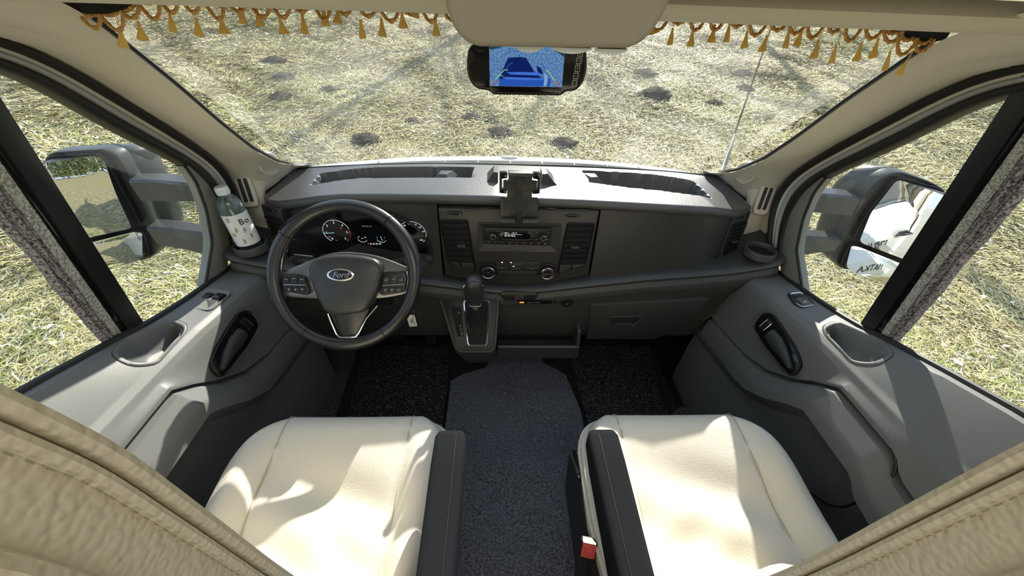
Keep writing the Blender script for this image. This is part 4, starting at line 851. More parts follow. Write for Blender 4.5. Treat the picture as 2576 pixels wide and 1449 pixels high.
for s, nm in ((-1, 'driver'), (1, 'passenger')):
    dr = thing('door_%d' % (1 if s < 0 else 2), 'grey plastic inner %s door with window and map pocket' % nm, 'door', (s * .85, .5, .5), kind='structure')
    P = [[door_pt(y, t, s) for t in ts] for y in ys_]
    lo = sheet('door_panel', P, (s * .012, 0, -.004), M['door'], dr, 40)
    # bezel round the map pocket in the sill
    pk = POCKET[s]; cx = sum(p.x for p in pk) / len(pk); cy = sum(p.y for p in pk) / len(pk)
    def sill(x, y):
        zb = belt(y); a, b = sidex(zb) - .024, xcor(y) + .012; t = (a - x) / (a - b); return zb + .001 + (zcor(y) + .006 - zb - .001) * min(1.2, max(0, t))
    def loop3(k, h): return [V(s * (cx + (p.x - cx) * k), cy + (p.y - cy) * k, sill(cx + (p.x - cx) * k, cy + (p.y - cy) * k) + h) for p in pk]
    MB().add(*g_loft([loop3(1.12, -.004), loop3(1.11, .002), loop3(1.06, .003), loop3(.99, .001), loop3(.94, -.012)], True, False)).build('pocket_rim', M['door'], dr, 50)
    tube('pocket_joint', loop3(1.125, .0005), .0012, M['rubber'], dr, 5, True)
    # belt seal and outer groove line
    tube('belt_seal', [V(s * (sidex(belt(y)) - .004), y, belt(y) + .005) for y in np.linspace(-.15, 1.0, 40)], .008, M['rubber'], dr, 8)
    # shut line on the inner face (bulging pull)
    if s > 0:
        tube('panel_joint', resamp([V(.7545, .60, .575), V(.757, .565, .622), V(.757, .52, .651), V(.757, .37, .654), V(.752, .338, .63), V(.735, .325, .56), V(.74, .335, .47), V(.757, .36, .41), V(.76, .42, .36)], 60, 3), .0028, M['rubber'], dr, 6)
    # inner handle in its black cup
    HF = Fr((s * .762, .715, .598), (0, -s, -.02) if s > 0 else (0, 1, .02), (s * .42, .0, 1))
    if HF.n.x * s > 0: HF = Fr(HF.o, -HF.u, HF.v)
    k = 1 if HF.u.y < 0 else -1      # +u runs rearwards when k=1
    o = rnd([(k * -.105, .012), (k * -.085, .033), (k * -.03, .030), (k * .045, .022), (k * .088, .008), (k * .096, -.028), (k * .07, -.036), (k * -.02, -.040), (k * -.085, -.034), (k * -.10, -.018)][::k], .014, 4)
    hc = plate('handle_cup', o, HF, M['gloss'], dr, .012, .002, .012)
    MB().add(*g_ring(inset(o, -.003), inset(o, .003), HF, .012, .015, .012)).build('cup_rim', M['black'], hc)
    rg = [[HF(k * x, a * math.cos(q) + c, .016 + .010 * math.sin(q)) for q in [2 * PI * j / 12 for j in range(12)]] for x, a, c in ((-.035, .018, -.004), (.0, .020, -.004), (.045, .014, -.008), (.075, .008, -.014), (.085, .004, -.016))]
    MB().add(*g_loft(rg)).build('lever', M['dash'], hc)
    lk = plate('lock_switch', rect(k * -.066 - .010, -.018, k * -.066 + .010, .020), HF, M['black'], hc, .006, .002, .015, .003)
    for dx in (-.009, .009): tube('lock_mark', [HF(k * -.066 + dx, -.014, .0155), HF(k * -.066 + dx * 1.15, .002, .0155), HF(k * -.066 + dx, .017, .0155)], .0008, M['chrome'], lk, 5)
    # window switches on the sill
    if s < 0:
        SFr = Fr((-.832, .80, .672), (1, 0, -.12), (.0, 1, -.10)); so = rnd([(-.033, -.042), (.030, -.046), (.034, .030), (.024, .040), (-.026, .044), (-.036, .030)], .010, 4)
        swb = MB().add(*g_ring(inset(so, -.004), inset(so, .005), SFr, .012, .008, .004, .02)).build('switch_bezel', M['steel'] if False else M['door'], dr)
        plate('switch_well', inset(so, .003), SFr, M['gloss'], swb, .006, .0005, .0022)
        for x in (-.013, .012): plate('window_switch', rnd(rect(x - .010, .006, x + .010, .028), .003), SFr, M['black'], swb, .008, .003, .008)
        plate('grip_cup', rnd(rect(-.022, -.036, .020, .0), .006), SFr, M['dash'], swb, .004, .001, .0045)
    else:
        SFr = Fr((.842, .815, .672), (1, 0, .12), (.0, 1, -.10)); so = rnd([(-.022, -.040), (.018, -.034), (.026, .028), (.016, .036), (-.012, .034), (-.026, -.016)], .008, 4)
        swb = MB().add(*g_ring(inset(so, -.004), inset(so, .0005), SFr, .012, .007, .007, .02)).build('switch_bezel', M['rubber'], dr)
        MB().add(*g_ring(inset(so, .0005), inset(so, .004), SFr, .008, .008, .006, .02)).build('silver_frame', M['steel'], swb)
        plate('switch_well', inset(so, .003), SFr, M['black'], swb, .006, .0005, .004)
        plate('window_switch', rnd(rect(-.012, -.024, .012, .006), .003), SFr, M['satin'], swb, .008, .004, .010)
    # window frame: rubber seal, painted frame, glass run, sail panel
    EF, ES = mx(E_F, s), mx(E_S, s)
    def mid(k): return [a.lerp(b, k) for a, b in zip(resamp(EF, 24, 1), resamp(ES, 24, 1))]
    nv = (-s, -.3, .1)
    strip('door_seal', mid(-.02), mid(.30), .012, nv, M['rubber'], dr, 60, 6, .03)
    strip('frame_reveal', mid(.29), mid(.42), .001, nv, M['beige'], dr, 60, 3, .03)
    strip('frame_face', mid(.42), mid(.66), .006, nv, M['frame'], dr, 60, 5, .03)
    strip('glass_run', mid(.66), mid(1.03), .008, nv, M['rubber'], dr, 60, 5, .03)
    GLs = resamp(mx(GL, s), 30, 1); SO = resamp(mx([(.834, .960, .99), (.846, 1.012, .93), (.858, 1.032, .85), (.871, 1.017, .76), (.883, .975, .665), (.888, .955, .635)], s), 30, 1)
    strip('mirror_sail', SO, GLs, .004, nv, M['sail'], dr, 30, 4, .03)
    tube('sail_edge', GLs, .004, M['rubber'], dr, 6)
    # side glass follows the frame edge and belt
    G = []
    top = [(.783, .05, 1.31), (.783, .42, 1.297), (.790, .64, 1.262), (.804, .74, 1.185), (.822, .870, 1.065), (.834, .95, .99), (.856, .975, .86), (.882, .91, .69)]
    tp_ = resamp([V(.78, -.14, 1.31)] + [V(*q) for q in top], 40, 0)
    for i in range(10):
        G.append([V(s * (sidex(q.z + (belt(q.y) - q.z) * i / 9) + .018), q.y, q.z + (belt(q.y) - .01 - q.z) * i / 9) for q in tp_])
    v, f = g_grid(G); obj('window_glass', v, f, M['glass_s'], dr, 80)
    tube('rear_frame', [V(s * .79, -.14, 1.32), V(s * .87, -.14, .80)], .03, M['rubber'], dr, 8)

# ------------------------------------------------------------------ folded blinds at the side windows
M['fuzz'] = mat('blind_fabric', (.40, .375, .39), .8, bump=(220, .9, .004), var=(260, (.045, .04, .045), 6))
M['edge'] = mat('blind_edge', (.55, .56, .50), .5, bump=(140, .8, .004), var=(260, (.20, .20, .17), 5))
for s, nm in ((-1, 'driver'), (1, 'passenger')):
    bl = thing('folded_blind', 'folded pleated blind behind a black upright rail at the %s window' % nm, 'blind', (s * .86, .62, .7), 'folded side window blinds')
    B0, TP = (.005, -.022) if s < 0 else (.010, -.010)
    def bp_(y, z, dx=0): return V(s * (sidex(z) + .001 + dx), y, z)
    def bar(name, y0, y1, z0, z1, th, m, dx=0, tap=0, wav=0):
        rs = []
        for i in range(17):
            t = i / 16; z = z0 + (z1 - z0) * t; a, b = y0 + B0 + TP * t, y1 + B0 + TP * t
            rs.append([bp_(a, z, dx), bp_((a + b) / 2, z, dx - th * .15), bp_(b, z, dx), bp_(b, z, dx + th), bp_(a, z, dx + th)])
        return MB().add(*g_loft(rs)).build(name, m, bl, 50)
    bar('rail', .618, .655, .706, 1.275, .012, M['black'], -.003); bar('rail_lip', .606, .618, .706, 1.28, .008, M['gloss'], .001)
    bar('clear_edge', .588, .608, .706, 1.28, .004, M['edge'], .002, -.004)
    for k in range(4):
        rs = []
        for i in range(29):
            t = i / 28; z = .700 + (1.275 - .700) * t; w = .0085 + .004 * t; yy = .592 + B0 + TP * t - (.005 + .0045 * t) * k - .004 * t + .0012 * math.sin(17 * t + 2 * k); d = (.001 if k % 2 else .005) + .0015 * math.sin(31 * t + k)
            rs.append([bp_(yy, z, d), bp_(yy - w * .5, z, d - .005), bp_(yy - w, z, d), bp_(yy - w, z, d + .008), bp_(yy, z, d + .008)])
        MB().add(*g_loft(rs)).build('pleat', M['fuzz'], bl, 60)

# ------------------------------------------------------------------ door mirrors
def persp(): pass
MIR = {-1: dict(h=[(-1.335, .935), (-1.305, .966), (-1.273, .979), (-1.128, .991), (-1.105, .975), (-1.108, .906), (-1.118, .838), (-1.133, .757), (-1.144, .692), (-1.175, .646), (-1.214, .622), (-1.299, .606), (-1.375, .606), (-1.40, .66), (-1.375, .80)],
                u=[(-1.322, .935), (-1.288, .962), (-1.159, .973), (-1.146, .962), (-1.156, .875), (-1.166, .763), (-1.172, .757), (-1.372, .731), (-1.352, .82)],
                l=[(-1.376, .707), (-1.188, .735), (-1.174, .727), (-1.204, .645), (-1.226, .634), (-1.365, .622), (-1.385, .645)], y=1.08),
       1: dict(h=[(1.123, .974), (1.154, .976), (1.268, .946), (1.332, .921), (1.361, .889), (1.396, .80), (1.428, .715), (1.421, .666), (1.358, .596), (1.179, .620), (1.140, .642), (1.123, .679), (1.110, .726), (1.081, .898), (1.090, .949)],
               u=[(1.148, .955), (1.282, .927), (1.322, .917), (1.343, .889), (1.392, .715), (1.383, .698), (1.152, .744), (1.143, .752), (1.132, .845)],
               l=[(1.148, .722), (1.167, .724), (1.385, .677), (1.396, .66), (1.390, .607), (1.180, .631), (1.160, .650)], y=1.06)}
for s, nm in ((-1, 'driver'), (1, 'passenger')):
    m = MIR[s]; side = 'left' if s < 0 else 'right'
    mr = thing('door_mirror', 'tall twin-glass door mirror on two grey arms, outside the %s door' % nm, 'mirror', (s * 1.25, m['y'], .8), 'door mirrors')
    FM = Fr((0, m['y'], 0), (1, 0, 0), (0, 0, 1)); ho = rnd(m['h'], .035, 4)
    if sum(ho[i - 1].x * ho[i].y - ho[i].x * ho[i - 1].y for i in range(len(ho))) < 0: ho = ho[::-1]
    cx = sum(p.x for p in ho) / len(ho); cz = sum(p.y for p in ho) / len(ho)
    def hring(k, dy, dx=0): return [V(cx + (p.x - cx) * k - s * dx, m['y'] + dy + .02 * (abs(p.x) - abs(cx)) * 0, cz + (p.y - cz) * k) for p in ho]
    MB().add(*g_loft([hring(.93, .012), hring(.955, -.004), hring(.985, -.006), hring(1.0, .002), hring(1.0, .028), hring(.985, .030), hring(.985, .033), hring(.995, .036), hring(.93, .085, .02), hring(.75, .115, .035), hring(.4, .125, .04)])).build('housing', M['mirror_sh'], mr, 40)
    plate('glass_bed', inset(ho, .006), FM, M['black'], mr, .01, .001, -.006)
    nrm = V(-s * .345, -.925, .088).normalized() if s < 0 else V(-.515, -.855, .075).normalized()
    for key, nm2 in (('u', 'mirror_glass'), ('l', 'wide_angle_glass')):
        q = rnd(m[key], .014, 4)
        if sum(q[i - 1].x * q[i].y - q[i].x * q[i - 1].y for i in range(len(q))) < 0: q = q[::-1]
        c = Vector((sum(p.x for p in q) / len(q), sum(p.y for p in q) / len(q)))
        rim = MB().add(*g_ring(inset(q, -.005), q, FM, .012, .012, .010, .012)).build('glass_frame', M['black'], mr)
        # the glass itself is tilted inside the shell; the wide-angle one is domed
        gvs, n_ = [], 9; rings = []
        for r_ in range(n_ + 1):
            k = r_ / n_ * .99; ring = []
            for p in q:
                dx, dz = (p.x - c.x) * k, (p.y - c.y) * k; dy = (nrm.x * dx + nrm.z * dz) / (-nrm.y) * (.10)
                ring.append(V(c.x + dx, m['y'] + .0 + 0, c.y + dz))
            rings.append(ring)
        vv_ = [V(c.x, m['y'], c.y)] + [p for r in rings[1:] for p in r]; ff = []; N_ = len(q)
        for j in range(N_): ff.append([0, 1 + j, 1 + (j + 1) % N_])
        for r_ in range(n_ - 1):
            a, b = 1 + r_ * N_, 1 + (r_ + 1) * N_
            for j in range(N_): ff.append([a + j, b + j, b + (j + 1) % N_, a + (j + 1) % N_])
        R = .55 if key == 'l' else 1.3
        if key == 'l': nrm = (nrm - V(0, 0,   .045 if s < 0 else .02)).normalized()
        for p in vv_:
            dx, dz = p.x - c.x, p.z - c.y
            p.y = m['y'] - .002 + (nrm.x * dx + nrm.z * dz) / (-nrm.y) * 1.0 + ((dx * dx + dz * dz) / (2 * R))
        off = max(0, max(p.y for p in vv_) - (m['y'] + .03)); lo_ = min(p.y for p in vv_)
        sh_ = (m['y'] - .012) - max(p.y for p in vv_)
        for p in vv_: p.y += sh_ * 1.0
        obj(nm2, vv_, ff, M['mirror'], mr, 80)
        # shell behind the tilted glass so that it reads as a solid pane
        edge = rings[-1]; e2 = [vv_[1 + (n_ - 1) * N_ + j] for j in range(N_)]
        MB().add(*g_loft([[V(p.x, m['y'] - .008, p.z) for p in e2], e2], True, False)).build('glass_edge', M['black'], mr)
    # two arms to the door
    if s < 0: up = [(-1.105, .905, .842), (-1.03, .907, .842), (-.955, .90, .843), (-.925, .898, .85)]; dn = [(-1.14, .755, .690), (-1.06, .748, .672), (-1.00, .738, .650), (-.945, .735, .655)]
    else: up = [(1.100, .888, .826), (1.03, .895, .832), (.955, .90, .838), (.92, .902, .845)]; dn = [(1.115, .742, .695), (1.05, .746, .685), (.985, .75, .672), (.95, .75, .675)]
    for A in (up, dn):
        rs = [[V(x, 1.055, zt - .006), V(x, 1.062, zt), V(x, 1.10, zt + .004), V(x, 1.115, zt - .004), V(x, 1.115, zb_), V(x, 1.058, zb_)] for x, zt, zb_ in A]
        MB().add(*g_loft(rs)).build('arm', M['mirror_sh'], mr, 30)
    for z0, z1 in ((.645, .745), (.845, .893)): MB().add(*g_loft([[V(s * x, y, z) for y, z in ((1.06, z0), (1.06, z1), (1.112, z1), (1.112, z0))] for x in (.885, .95)])).build('mount', M['mirror_sh'], mr, 40)

# ------------------------------------------------------------------ floor coverings
def fleece(name, c0, c1, sc, bmp):
    return mat(name, c1, .97, spec=.1, bump=(sc, 1.0, bmp), var=(sc * .8, c0, 4), sheen=.15)
M['tunnel'] = fleece('tunnel_carpet', (.065, .072, .09), (.20, .215, .255), 260, .004)
def carpet(name, lab, pts, z0, m, zf=None, h=.012, n=26):
    """a thick piece of carpet lying on the floor"""
    pts = [Vector(p) for p in pts]; x0, x1 = min(p.x for p in pts), max(p.x for p in pts); y0, y1 = min(p.y for p in pts), max(p.y for p in pts)
    q = inset(pts, .006); zz = zf or (lambda x, y: z0)
    rings = [[V(p.x, p.y, zz(p.x, p.y) - h) for p in pts], [V(p.x, p.y, zz(p.x, p.y) - .004) for p in pts], [V(p.x, p.y, zz(p.x, p.y)) for p in q]]
    return tag(MB().add(*g_loft(rings)).build(name, m), lab, 'carpet')
tz = lambda x, y: .035 + .03 * sst(.80, .70, y) if False else .035 + .028 * (1 - sst(.66, .74, y))
ys2 = np.linspace(1.24, -.9, 60)
edge_l = [(1.24, -.085), (1.12, -.085), (1.095, -.105), (1.06, -.20), (1.045, -.25), (.9, -.25), (-.9, -.25)]; edge_r = [(1.24, .16), (1.14, .165), (1.105, .185), (1.085, .26), (.87, .30), (.6, .30), (-.9, .30)]
P = []
for y in ys2:
    a = ip(y, [e[0] for e in edge_l][::-1], [e[1] for e in edge_l][::-1]); b = ip(y, [e[0] for e in edge_r][::-1], [e[1] for e in edge_r][::-1])
    P.append([V(a, y, .0)] + [V(a + (b - a) * t, y, tz(0, y) + .004 * math.sin(9 * t + 13 * y)) for t in np.linspace(0.01, .99, 14)] + [V(b, y, .0)])
tag(sheet('aisle_carpet', P, (0, 0, -.004), M['tunnel'], None, 60), 'grey-blue felt carpet along the aisle between the seats', 'carpet')
def ribmat(name):
    m = mat(name, (.018, .018, .018), .62); nt = m.node_tree; N = nt.nodes; L = nt.links; b = N['Principled BSDF']
    tc = N.new('ShaderNodeTexCoord'); w = N.new('ShaderNodeTexWave'); w.inputs['Scale'].default_value = 26; w.inputs['Distortion'].default_value = 14; w.inputs['Detail'].default_value = 1.5; w.inputs['Detail Scale'].default_value = 2.4
    w.bands_direction = 'Y'; L.new(tc.outputs['Object'], w.inputs['Vector']); bp = N.new('ShaderNodeBump'); bp.inputs['Strength'].default_value = 1; bp.inputs['Distance'].default_value = .008
    L.new(w.outputs['Fac'], bp.inputs['Height']); L.new(bp.outputs['Normal'], b.inputs['Normal'])
    cr = N.new('ShaderNodeValToRGB'); cr.color_ramp.elements[0].color = (.006, .006, .006, 1); cr.color_ramp.elements[1].color = (.13, .13, .13, 1); L.new(w.outputs['Fac'], cr.inputs['Fac']); L.new(cr.outputs['Color'], b.inputs['Base Color']); return m
M['ribs'] = ribmat('ribbed_rubber')
M['felt_floor'] = fleece('side_felt', (.012, .012, .013), (.14, .14, .145), 300, .003)
for s, nm, pts in ((-1, 'driver', [(-.655, .45), (-.645, .9), (-.69, 1.25), (-.28, 1.25), (-.262, 1.05), (-.252, .45)]), (1, 'passenger', [(.318, .45), (.318, .86), (.292, 1.25), (.70, 1.25), (.665, .98), (.65, .45)])):
    tag(MB().add(*g_loft([[V(p[0], p[1], .004) for p in pts], [V(p[0], p[1], .014) for p in pts], [V(p.x, p.y, .018) for p in inset([Vector(q) for q in pts], .006)]])).build('ribbed_mat', M['ribs']), 'black wavy-ribbed rubber mat in the %s footwell' % nm, 'mat', 'footwell mats')
tag(MB().add(*g_loft([[V(x, y, z) for x, y in ((-.90, .45), (-.88, 1.26), (-.715, 1.26), (-.665, .45))] for z in (.003, .022)])).build('side_carpet', M['felt_floor']), 'dark felt floor strip left of the driver mat', 'carpet')
tag(MB().add(*g_loft([[V(x, y, z) for x, y in ((.655, .45), (.66, .86), (.72, .90), (.86, .90), (.86, .45))] for z in (.003, .022)])).build('side_carpet', M['felt_floor']), 'dark felt floor strip beside the passenger seat base', 'carpet')
for s in (-1, 1):
    sl_ = thing('step_well', 'black plastic entry step inside the %s door' % ('driver' if s < 0 else 'passenger'), 'step', (s * .8, .95, 0))
    sheet('tread', [[V(s * x, y, .004 + .002 * math.sin(8 * y)) for x in (.72 if s > 0 else .90, .80, .93)] for y in np.linspace(.70, 1.28, 6)] if s > 0 else [[V(s * x, y, .004) for x in (.885, .91, .93)] for y in (.7, 1.0, 1.28)], (0, 0, -.01), M['black'], sl_)
# pedals
for x, w, h, lab in ((-.50, .07, .06, 'wide black brake pedal deep in the driver footwell'), (-.345, .045, .11, 'narrow black accelerator pedal nearest the gear console'), (-.70, .07, .12, 'black foot rest at the left of the driver footwell')):
    p = thing('pedal', lab, 'pedal', (x, 1.2, .1)); F = Fr((x, 1.20, .15), (1, 0, 0), (0, .5, 1))
    pad_ = plate('pad', rnd(rect(-w / 2, -h / 2, w / 2, h / 2), .008), F, M['black'], p, .012, .003, 0)
    for k in range(4): plate('rib', rect(-w * .4, -h * .4 + k * h * .24, w * .4, -h * .4 + k * h * .24 + .005), F, M['rubber'], pad_, .003, .001, .003)
    tube('arm', [V(x, 1.21, .15), V(x, 1.27, .20), V(x, 1.32, .30)], .008, M['black'], p, 6)

# ------------------------------------------------------------------ seats
def cushion(s):
    """outline and top surface of the seat cushion, built for x>0 = inner side mirrored by s"""
    yf, yr, Wm = .548, .12, .232; cx = .390
    def half(y, inner):
        r = .115 if inner else .165; W = Wm + (.0 if inner else .008) + .006 * math.sin((y - .1) * 6)
        d = y - (yf - r)
        if d > 0: W = W - r + math.sqrt(max(0, r * r - d * d))
        if y < .30: W -= (.30 - y) * (.10 if inner else .22)
        return W
    def top(x, y):    # x measured from the seat centre, + towards the door
        z = .552 + .012 * sst(.30, .52, y) - .030 * math.exp(-((y - .30) / .15) ** 2 - (x / .17) ** 2) - .035 * sst(.46, .56, y) ** 2
        a = abs(x + .0); z += .022 * sst(.13, .185, a) * (1 - sst(.19, .235, a)) * (1 - sst(.38, .52, y))
        z -= .007 * math.exp(-((a - .138 - .02 * (y - .2)) / .005) ** 2) * (1 - sst(.48, .53, y))
        z += .011 * math.sin(38 * y + 14 * x * s + 3 * s) * math.exp(-((y - .30) / .10) ** 2 - (x / .16) ** 2) + .0045 * math.sin(58 * y - 43 * x) * math.exp(-((y - .25) / .07) ** 2 - ((x + .05) / .10) ** 2)
        z += .004 * math.sin(7 * x * 6 + 20 * y) * math.exp(-((y - .22) / .08) ** 2) * (x > -.05)
        return z
    return yf, yr, cx, half, top
for s, nm in ((-1, 'driver'), (1, 'passenger')):
    yf, yr, cx, half, top = cushion(s)
    st = thing('cab_seat', 'cream leather %s seat with cream backrest and one dark armrest' % nm + (' beside the steering wheel' if s < 0 else ' and red buckle beside it'), 'seat', (s * cx, .3, .0), 'cab seats')
    ys3 = list(np.linspace(yr, .42, 34, endpoint=False)) + [yf - .128 * (1 - math.sin(k / 26 * PI / 2)) for k in range(27)]
    ys3[-1] = yf - .0002
    us3 = np.sin(np.linspace(-1, 1, 57) * PI / 2); P = []
    for y in ys3:
        row = []
        for u in us3:
            w = half(y, u < 0); x = u * w; e = min(w - abs(x), yf - y)
            z = top(x, y) - .035 * (1 - sst(0, .035, e)) ** 2; row.append(V(s * (cx + x), y, z))
        P.append(row)
    v, f = g_grid(P); b = MB(); b.add(v, f)
    rim = [P[0][j] for j in range(57)] + [P[i][-1] for i in range(1, len(P))] + [P[-1][j] for j in range(55, -1, -1)] + [P[i][0] for i in range(len(P) - 2, 0, -1)]
    c0 = V(s * cx, .33, 0)
    def ring(dz, k): return [V(c0.x + (p.x - c0.x) * k, c0.y + (p.y - c0.y) * k, min(p.z + dz, p.z)) for p in rim]
    b.add(*g_loft([rim, ring(-.008, 1.012), ring(-.02, 1.02), ring(-.06, 1.018), [V(p.x, p.y, .40) for p in ring(0, .97)]], True, False))
    cu = b.build('cushion', M['cream'], st, 60)
    tube('piping', [V(p.x, p.y, p.z - .012) for p in ring(0, 1.016)][57:], .0035, M['cream'], cu, 6)
    for a in (-.138, .138):
        tube('seam', [V(s * (cx + a * (1 + .14 * (y - .2))), y, top(a * (1 + .14 * (y - .2)), y) + .0035 - .035 * (1 - sst(0, .035, yf - y)) ** 2) for y in np.linspace(.16, yf - .004, 40)], .0009, M['seam'], cu, 5)
    # frame, swivel base
    MB().add(*g_loft([[V(s * (cx + x), y, z) for x, y in ((-.20, .12), (.20, .12), (.20, .46), (-.20, .46))] for z in (.0, .41)])).build('base', M['black'], st)
    sg = MB().add(*g_loft([[V(s * x, y, z) for y, z in ((.12, .30), (.46, .30), (.49, .44), (.44, .505), (.30, .47), (.12, .47))] for x in ((.142, .158) if s > 0 else (.150, .160))])).build('side_guard', M['black'], st)
    if s > 0:
        for k in range(2): tube('guard_trim', [V(.139, .485 - .012 * k, .46), V(.139, .40 - .012 * k, .512)], .0025, M['satin'], sg, 6)
    # armrest
    c = -.134 if s < 0 else .164; rs = []
    for y, w, h0, h1 in ((.405, .018, .660, .674), (.402, .026, .645, .682), (.39, .030, .632, .686), (.34, .0305, .622, .686), (.2, .0285, .61, .686), (.06, .0265, .60, .686), (-.02, .026, .60, .686)):
        o = rnd([(-w, h0), (w, h0), (w, h1), (-w, h1)], .012, 3); xo = c + (.004 if s < 0 else .0) * 0; rs.append([V(xo + p.x, y, p.y) for p in o])
    am = MB().add(*g_loft(rs)).build('armrest', M['felt'], st, 50)
    tube('armrest_seam', [V(c + (.012 if s < 0 else -.010), y, .6868) for y in np.linspace(.39, -.02, 8)], .0006, M['rubber'], am, 4)
    # backrest shell, lower bolster bulging over the cushion
    zs_ = [.50, .56, .60, .64, .68, .74, .82, .90, .98, 1.04, 1.12, 1.20, 1.27, 1.32, 1.345, 1.352]
    yF = [.145, .180, .191, .185, .168, .148, .121, .106, .099, .096, .0935, .0905, .079, .060, .024, -.01]
    rs = []
    for z, y in zip(zs_, yF):
        low_ = 1 - sst(.62, .86, z); x0, x1 = (.205, .66); x0 -= .012 * low_; x1 -= .06 * low_ + .03 * sst(1.2, 1.35, z); x0 += .05 * sst(1.25, 1.352, z) ** 2
        th = .15 - .05 * sst(1.2, 1.352, z); dep = .026 * (1 - low_ * .4); pts = []
        for x, yy in ((x0 + .05, y - th), (x0, y - th + .03), (x0, y - th * .45), (x0 - .004, y - .030), (x0 - .002, y - .012), (x0 + .010, y - .001), (x0 + .03, y), (x0 + .09, y - dep * .8), (x0 + .16, y - dep), (.435, y - dep * .85 + .03 * low_), (x1 - .16, y - dep), (x1 - .09, y - dep * .8), (x1 - .03, y), (x1, y - .02), (x1, y - th + .03), (x1 - .05, y - th)):
            pts.append(V(s * x, yy, z))
        rs.append(pts)
    bk = MB().add(*g_loft(rs)).build('backrest', M['cream_back'], st, 70)
    md = bk.modifiers.new('smooth', 'SUBSURF'); md.levels = 2; md.render_levels = 2
    zq = np.linspace(.62, 1.33, 60)
    def bfx(z): return .205 - .012 * (1 - sst(.62, .86, z)) + .05 * sst(1.25, 1.352, z) ** 2
    def bfy(z): return ip(z, zs_, yF)
    for d, rr, dx in ((-.0075, .0042, -.0015), (-.016, .0032, -.0028)):
        tube('edge_piping', resamp([V(s * (bfx(z) + dx), bfy(z) + d, z) for z in zq], 80, 3), rr, M['cream_back'], bk, 8)
    # running stitches along the edge, one mark after another
    b = MB(); pth = resamp([V(s * (bfx(z) - .0050), bfy(z) - .0205, z) for z in np.linspace(.85, 1.30, 60)], 121, 3)
    for k in range(0, 120, 2): b.add(*g_tube([pth[k], pth[k + 1]], .00045, 4))
    o = b.build('stitches', M['seam'], bk); o['kind'] = 'stuff'
    tube('rear_seam', resamp([V(s * (bfx(z) - .003), bfy(z) - .048, z) for z in zq], 60, 3), .006, M['cream_back'], bk, 8)
    tube('shoulder_fold', resamp([V(s * (bfx(z) - .003), bfy(z) - .058, z) for z in zq], 60, 3), .005, M['cream_back'], bk, 8)
    # recliner cover glimpsed beside the outer cushion edge
    if s > 0: MB().add(*g_loft([[V(x, y, z) for y, z in ((.08, .36), (.25, .36), (.26, .47), (.16, .51), (.08, .50))] for x in (.60, .665)])).build('outer_cover', M['tealcloth'], st)
bu = thing('seat_belt_buckle', 'red-buttoned seat belt buckle at the inner side of the passenger seat', 'buckle', (.145, .26, .42))
BF = Fr((.150, .262, .470), (1, 0, 0), (0, .35, 1)); BF = Fr((.137, .250, .485), (1, -.2, 0), (.05, .55, 1))
plate('body', rnd(rect(-.017, -.10, .017, .028), .005), BF, M['black'], bu, .014, .003, 0); rb_ = plate('release_button', rnd([(-.014, -.004), (.014, -.004), (.013, .026), (-.013, .026)], .003), BF, M['red'], bu, .006, .002, .004)
plate('button_dish', rnd([(-.008, -.002), (.010, -.002), (.006, .018), (-.004, .018)], .003), BF, M['red'], rb_, .002, .0005, .0055); plate('slot', rect(-.012, .0265, .012, .028), BF, M['steel'], bu, .006, .0004, .002)

# ------------------------------------------------------------------ bottle
BO = thing('water_bottle', 'clear plastic water bottle with white label in the driver cup holder', 'bottle', (-.806, 1.005, .722))
M['pet'] = glassm('clear_pet', (.95, .98, .97), (.16, .30), 30, (.8, .86, .84))
M['cap'] = mat('cap_white', (.75, .80, .80), .35); M['lab'] = mat('bottle_label', (.80, .80, .77), .35, spec=.6)
M['water'] = glassm('water', (.86, .93, .91), (.40, .55), 12, (.78, .86, .83))
FB = Fr((-.806, 1.005, .719), (1, 0, 0), (0, 1, .0)); FB = Fr((-.806, 1.003, .7195), (1, 0, .06), (0, 1, -.03))
lathe('shell', [(.002, .0), (.026, .0), (.032, .005), (.0325, .02), (.0325, .125), (.031, .14), (.026, .155), (.019, .165), (.0135, .170), (.0130, .182), (.0118, .182), (.0122, .170), (.018, .163), (.0252, .153), (.030, .139), (.0316, .125), (.0316, .02), (.031, .006), (.0255, .0012), (.002, .0012)], FB, M['pet'], BO, 36, 60)
lathe('water', [(.0005, .002), (.0305, .006), (.0312, .02), (.0312, .125), (.0296, .138), (.0285, .142), (.0005, .142)], FB, M['water'], BO, 32, 40)
cpz = lathe('cap', [(.0165, .172), (.0168, .174), (.0165, .190), (.0150, .1935), (.0005, .1935)], FB, M['cap'], BO, 32)
for k in range(24):
    a = 2 * PI * k / 24; tube('grip_rib', [FB(.0167 * math.cos(a), .0167 * math.sin(a), h) for h in (.175, .189)], .0006, M['cap'], cpz, 4)
lbl = MB().add(*g_loft([[FB(r_ * math.cos(a), r_ * math.sin(a), h) for a in np.linspace(-2.95, .75, 40)] + [FB((r_ - .0004) * math.cos(a), (r_ - .0004) * math.sin(a), h) for a in np.linspace(.75, -2.95, 40)] for r_, h in ((.0331, .020), (.0331, .118))])).build('label', M['lab'], BO, 60)
def onlab(a, h): return Fr(FB(.0334 * math.cos(a), .0334 * math.sin(a), h), FB.u * -math.sin(a) + FB.v * math.cos(a), FB.n)
for i, ch_ in enumerate('Bo'): text(ch_, onlab(-.72 + .46 * i, .094), .025, M['ink'], lbl, ext=.0004)
gr_ = mat('print_green', (.10, .13, .06), .6); og_ = mat('print_peach', (.62, .42, .22), .6); bl_ = mat('print_blue', (.25, .3, .6), .6); gy_ = mat('print_grey', (.35, .36, .36), .6)
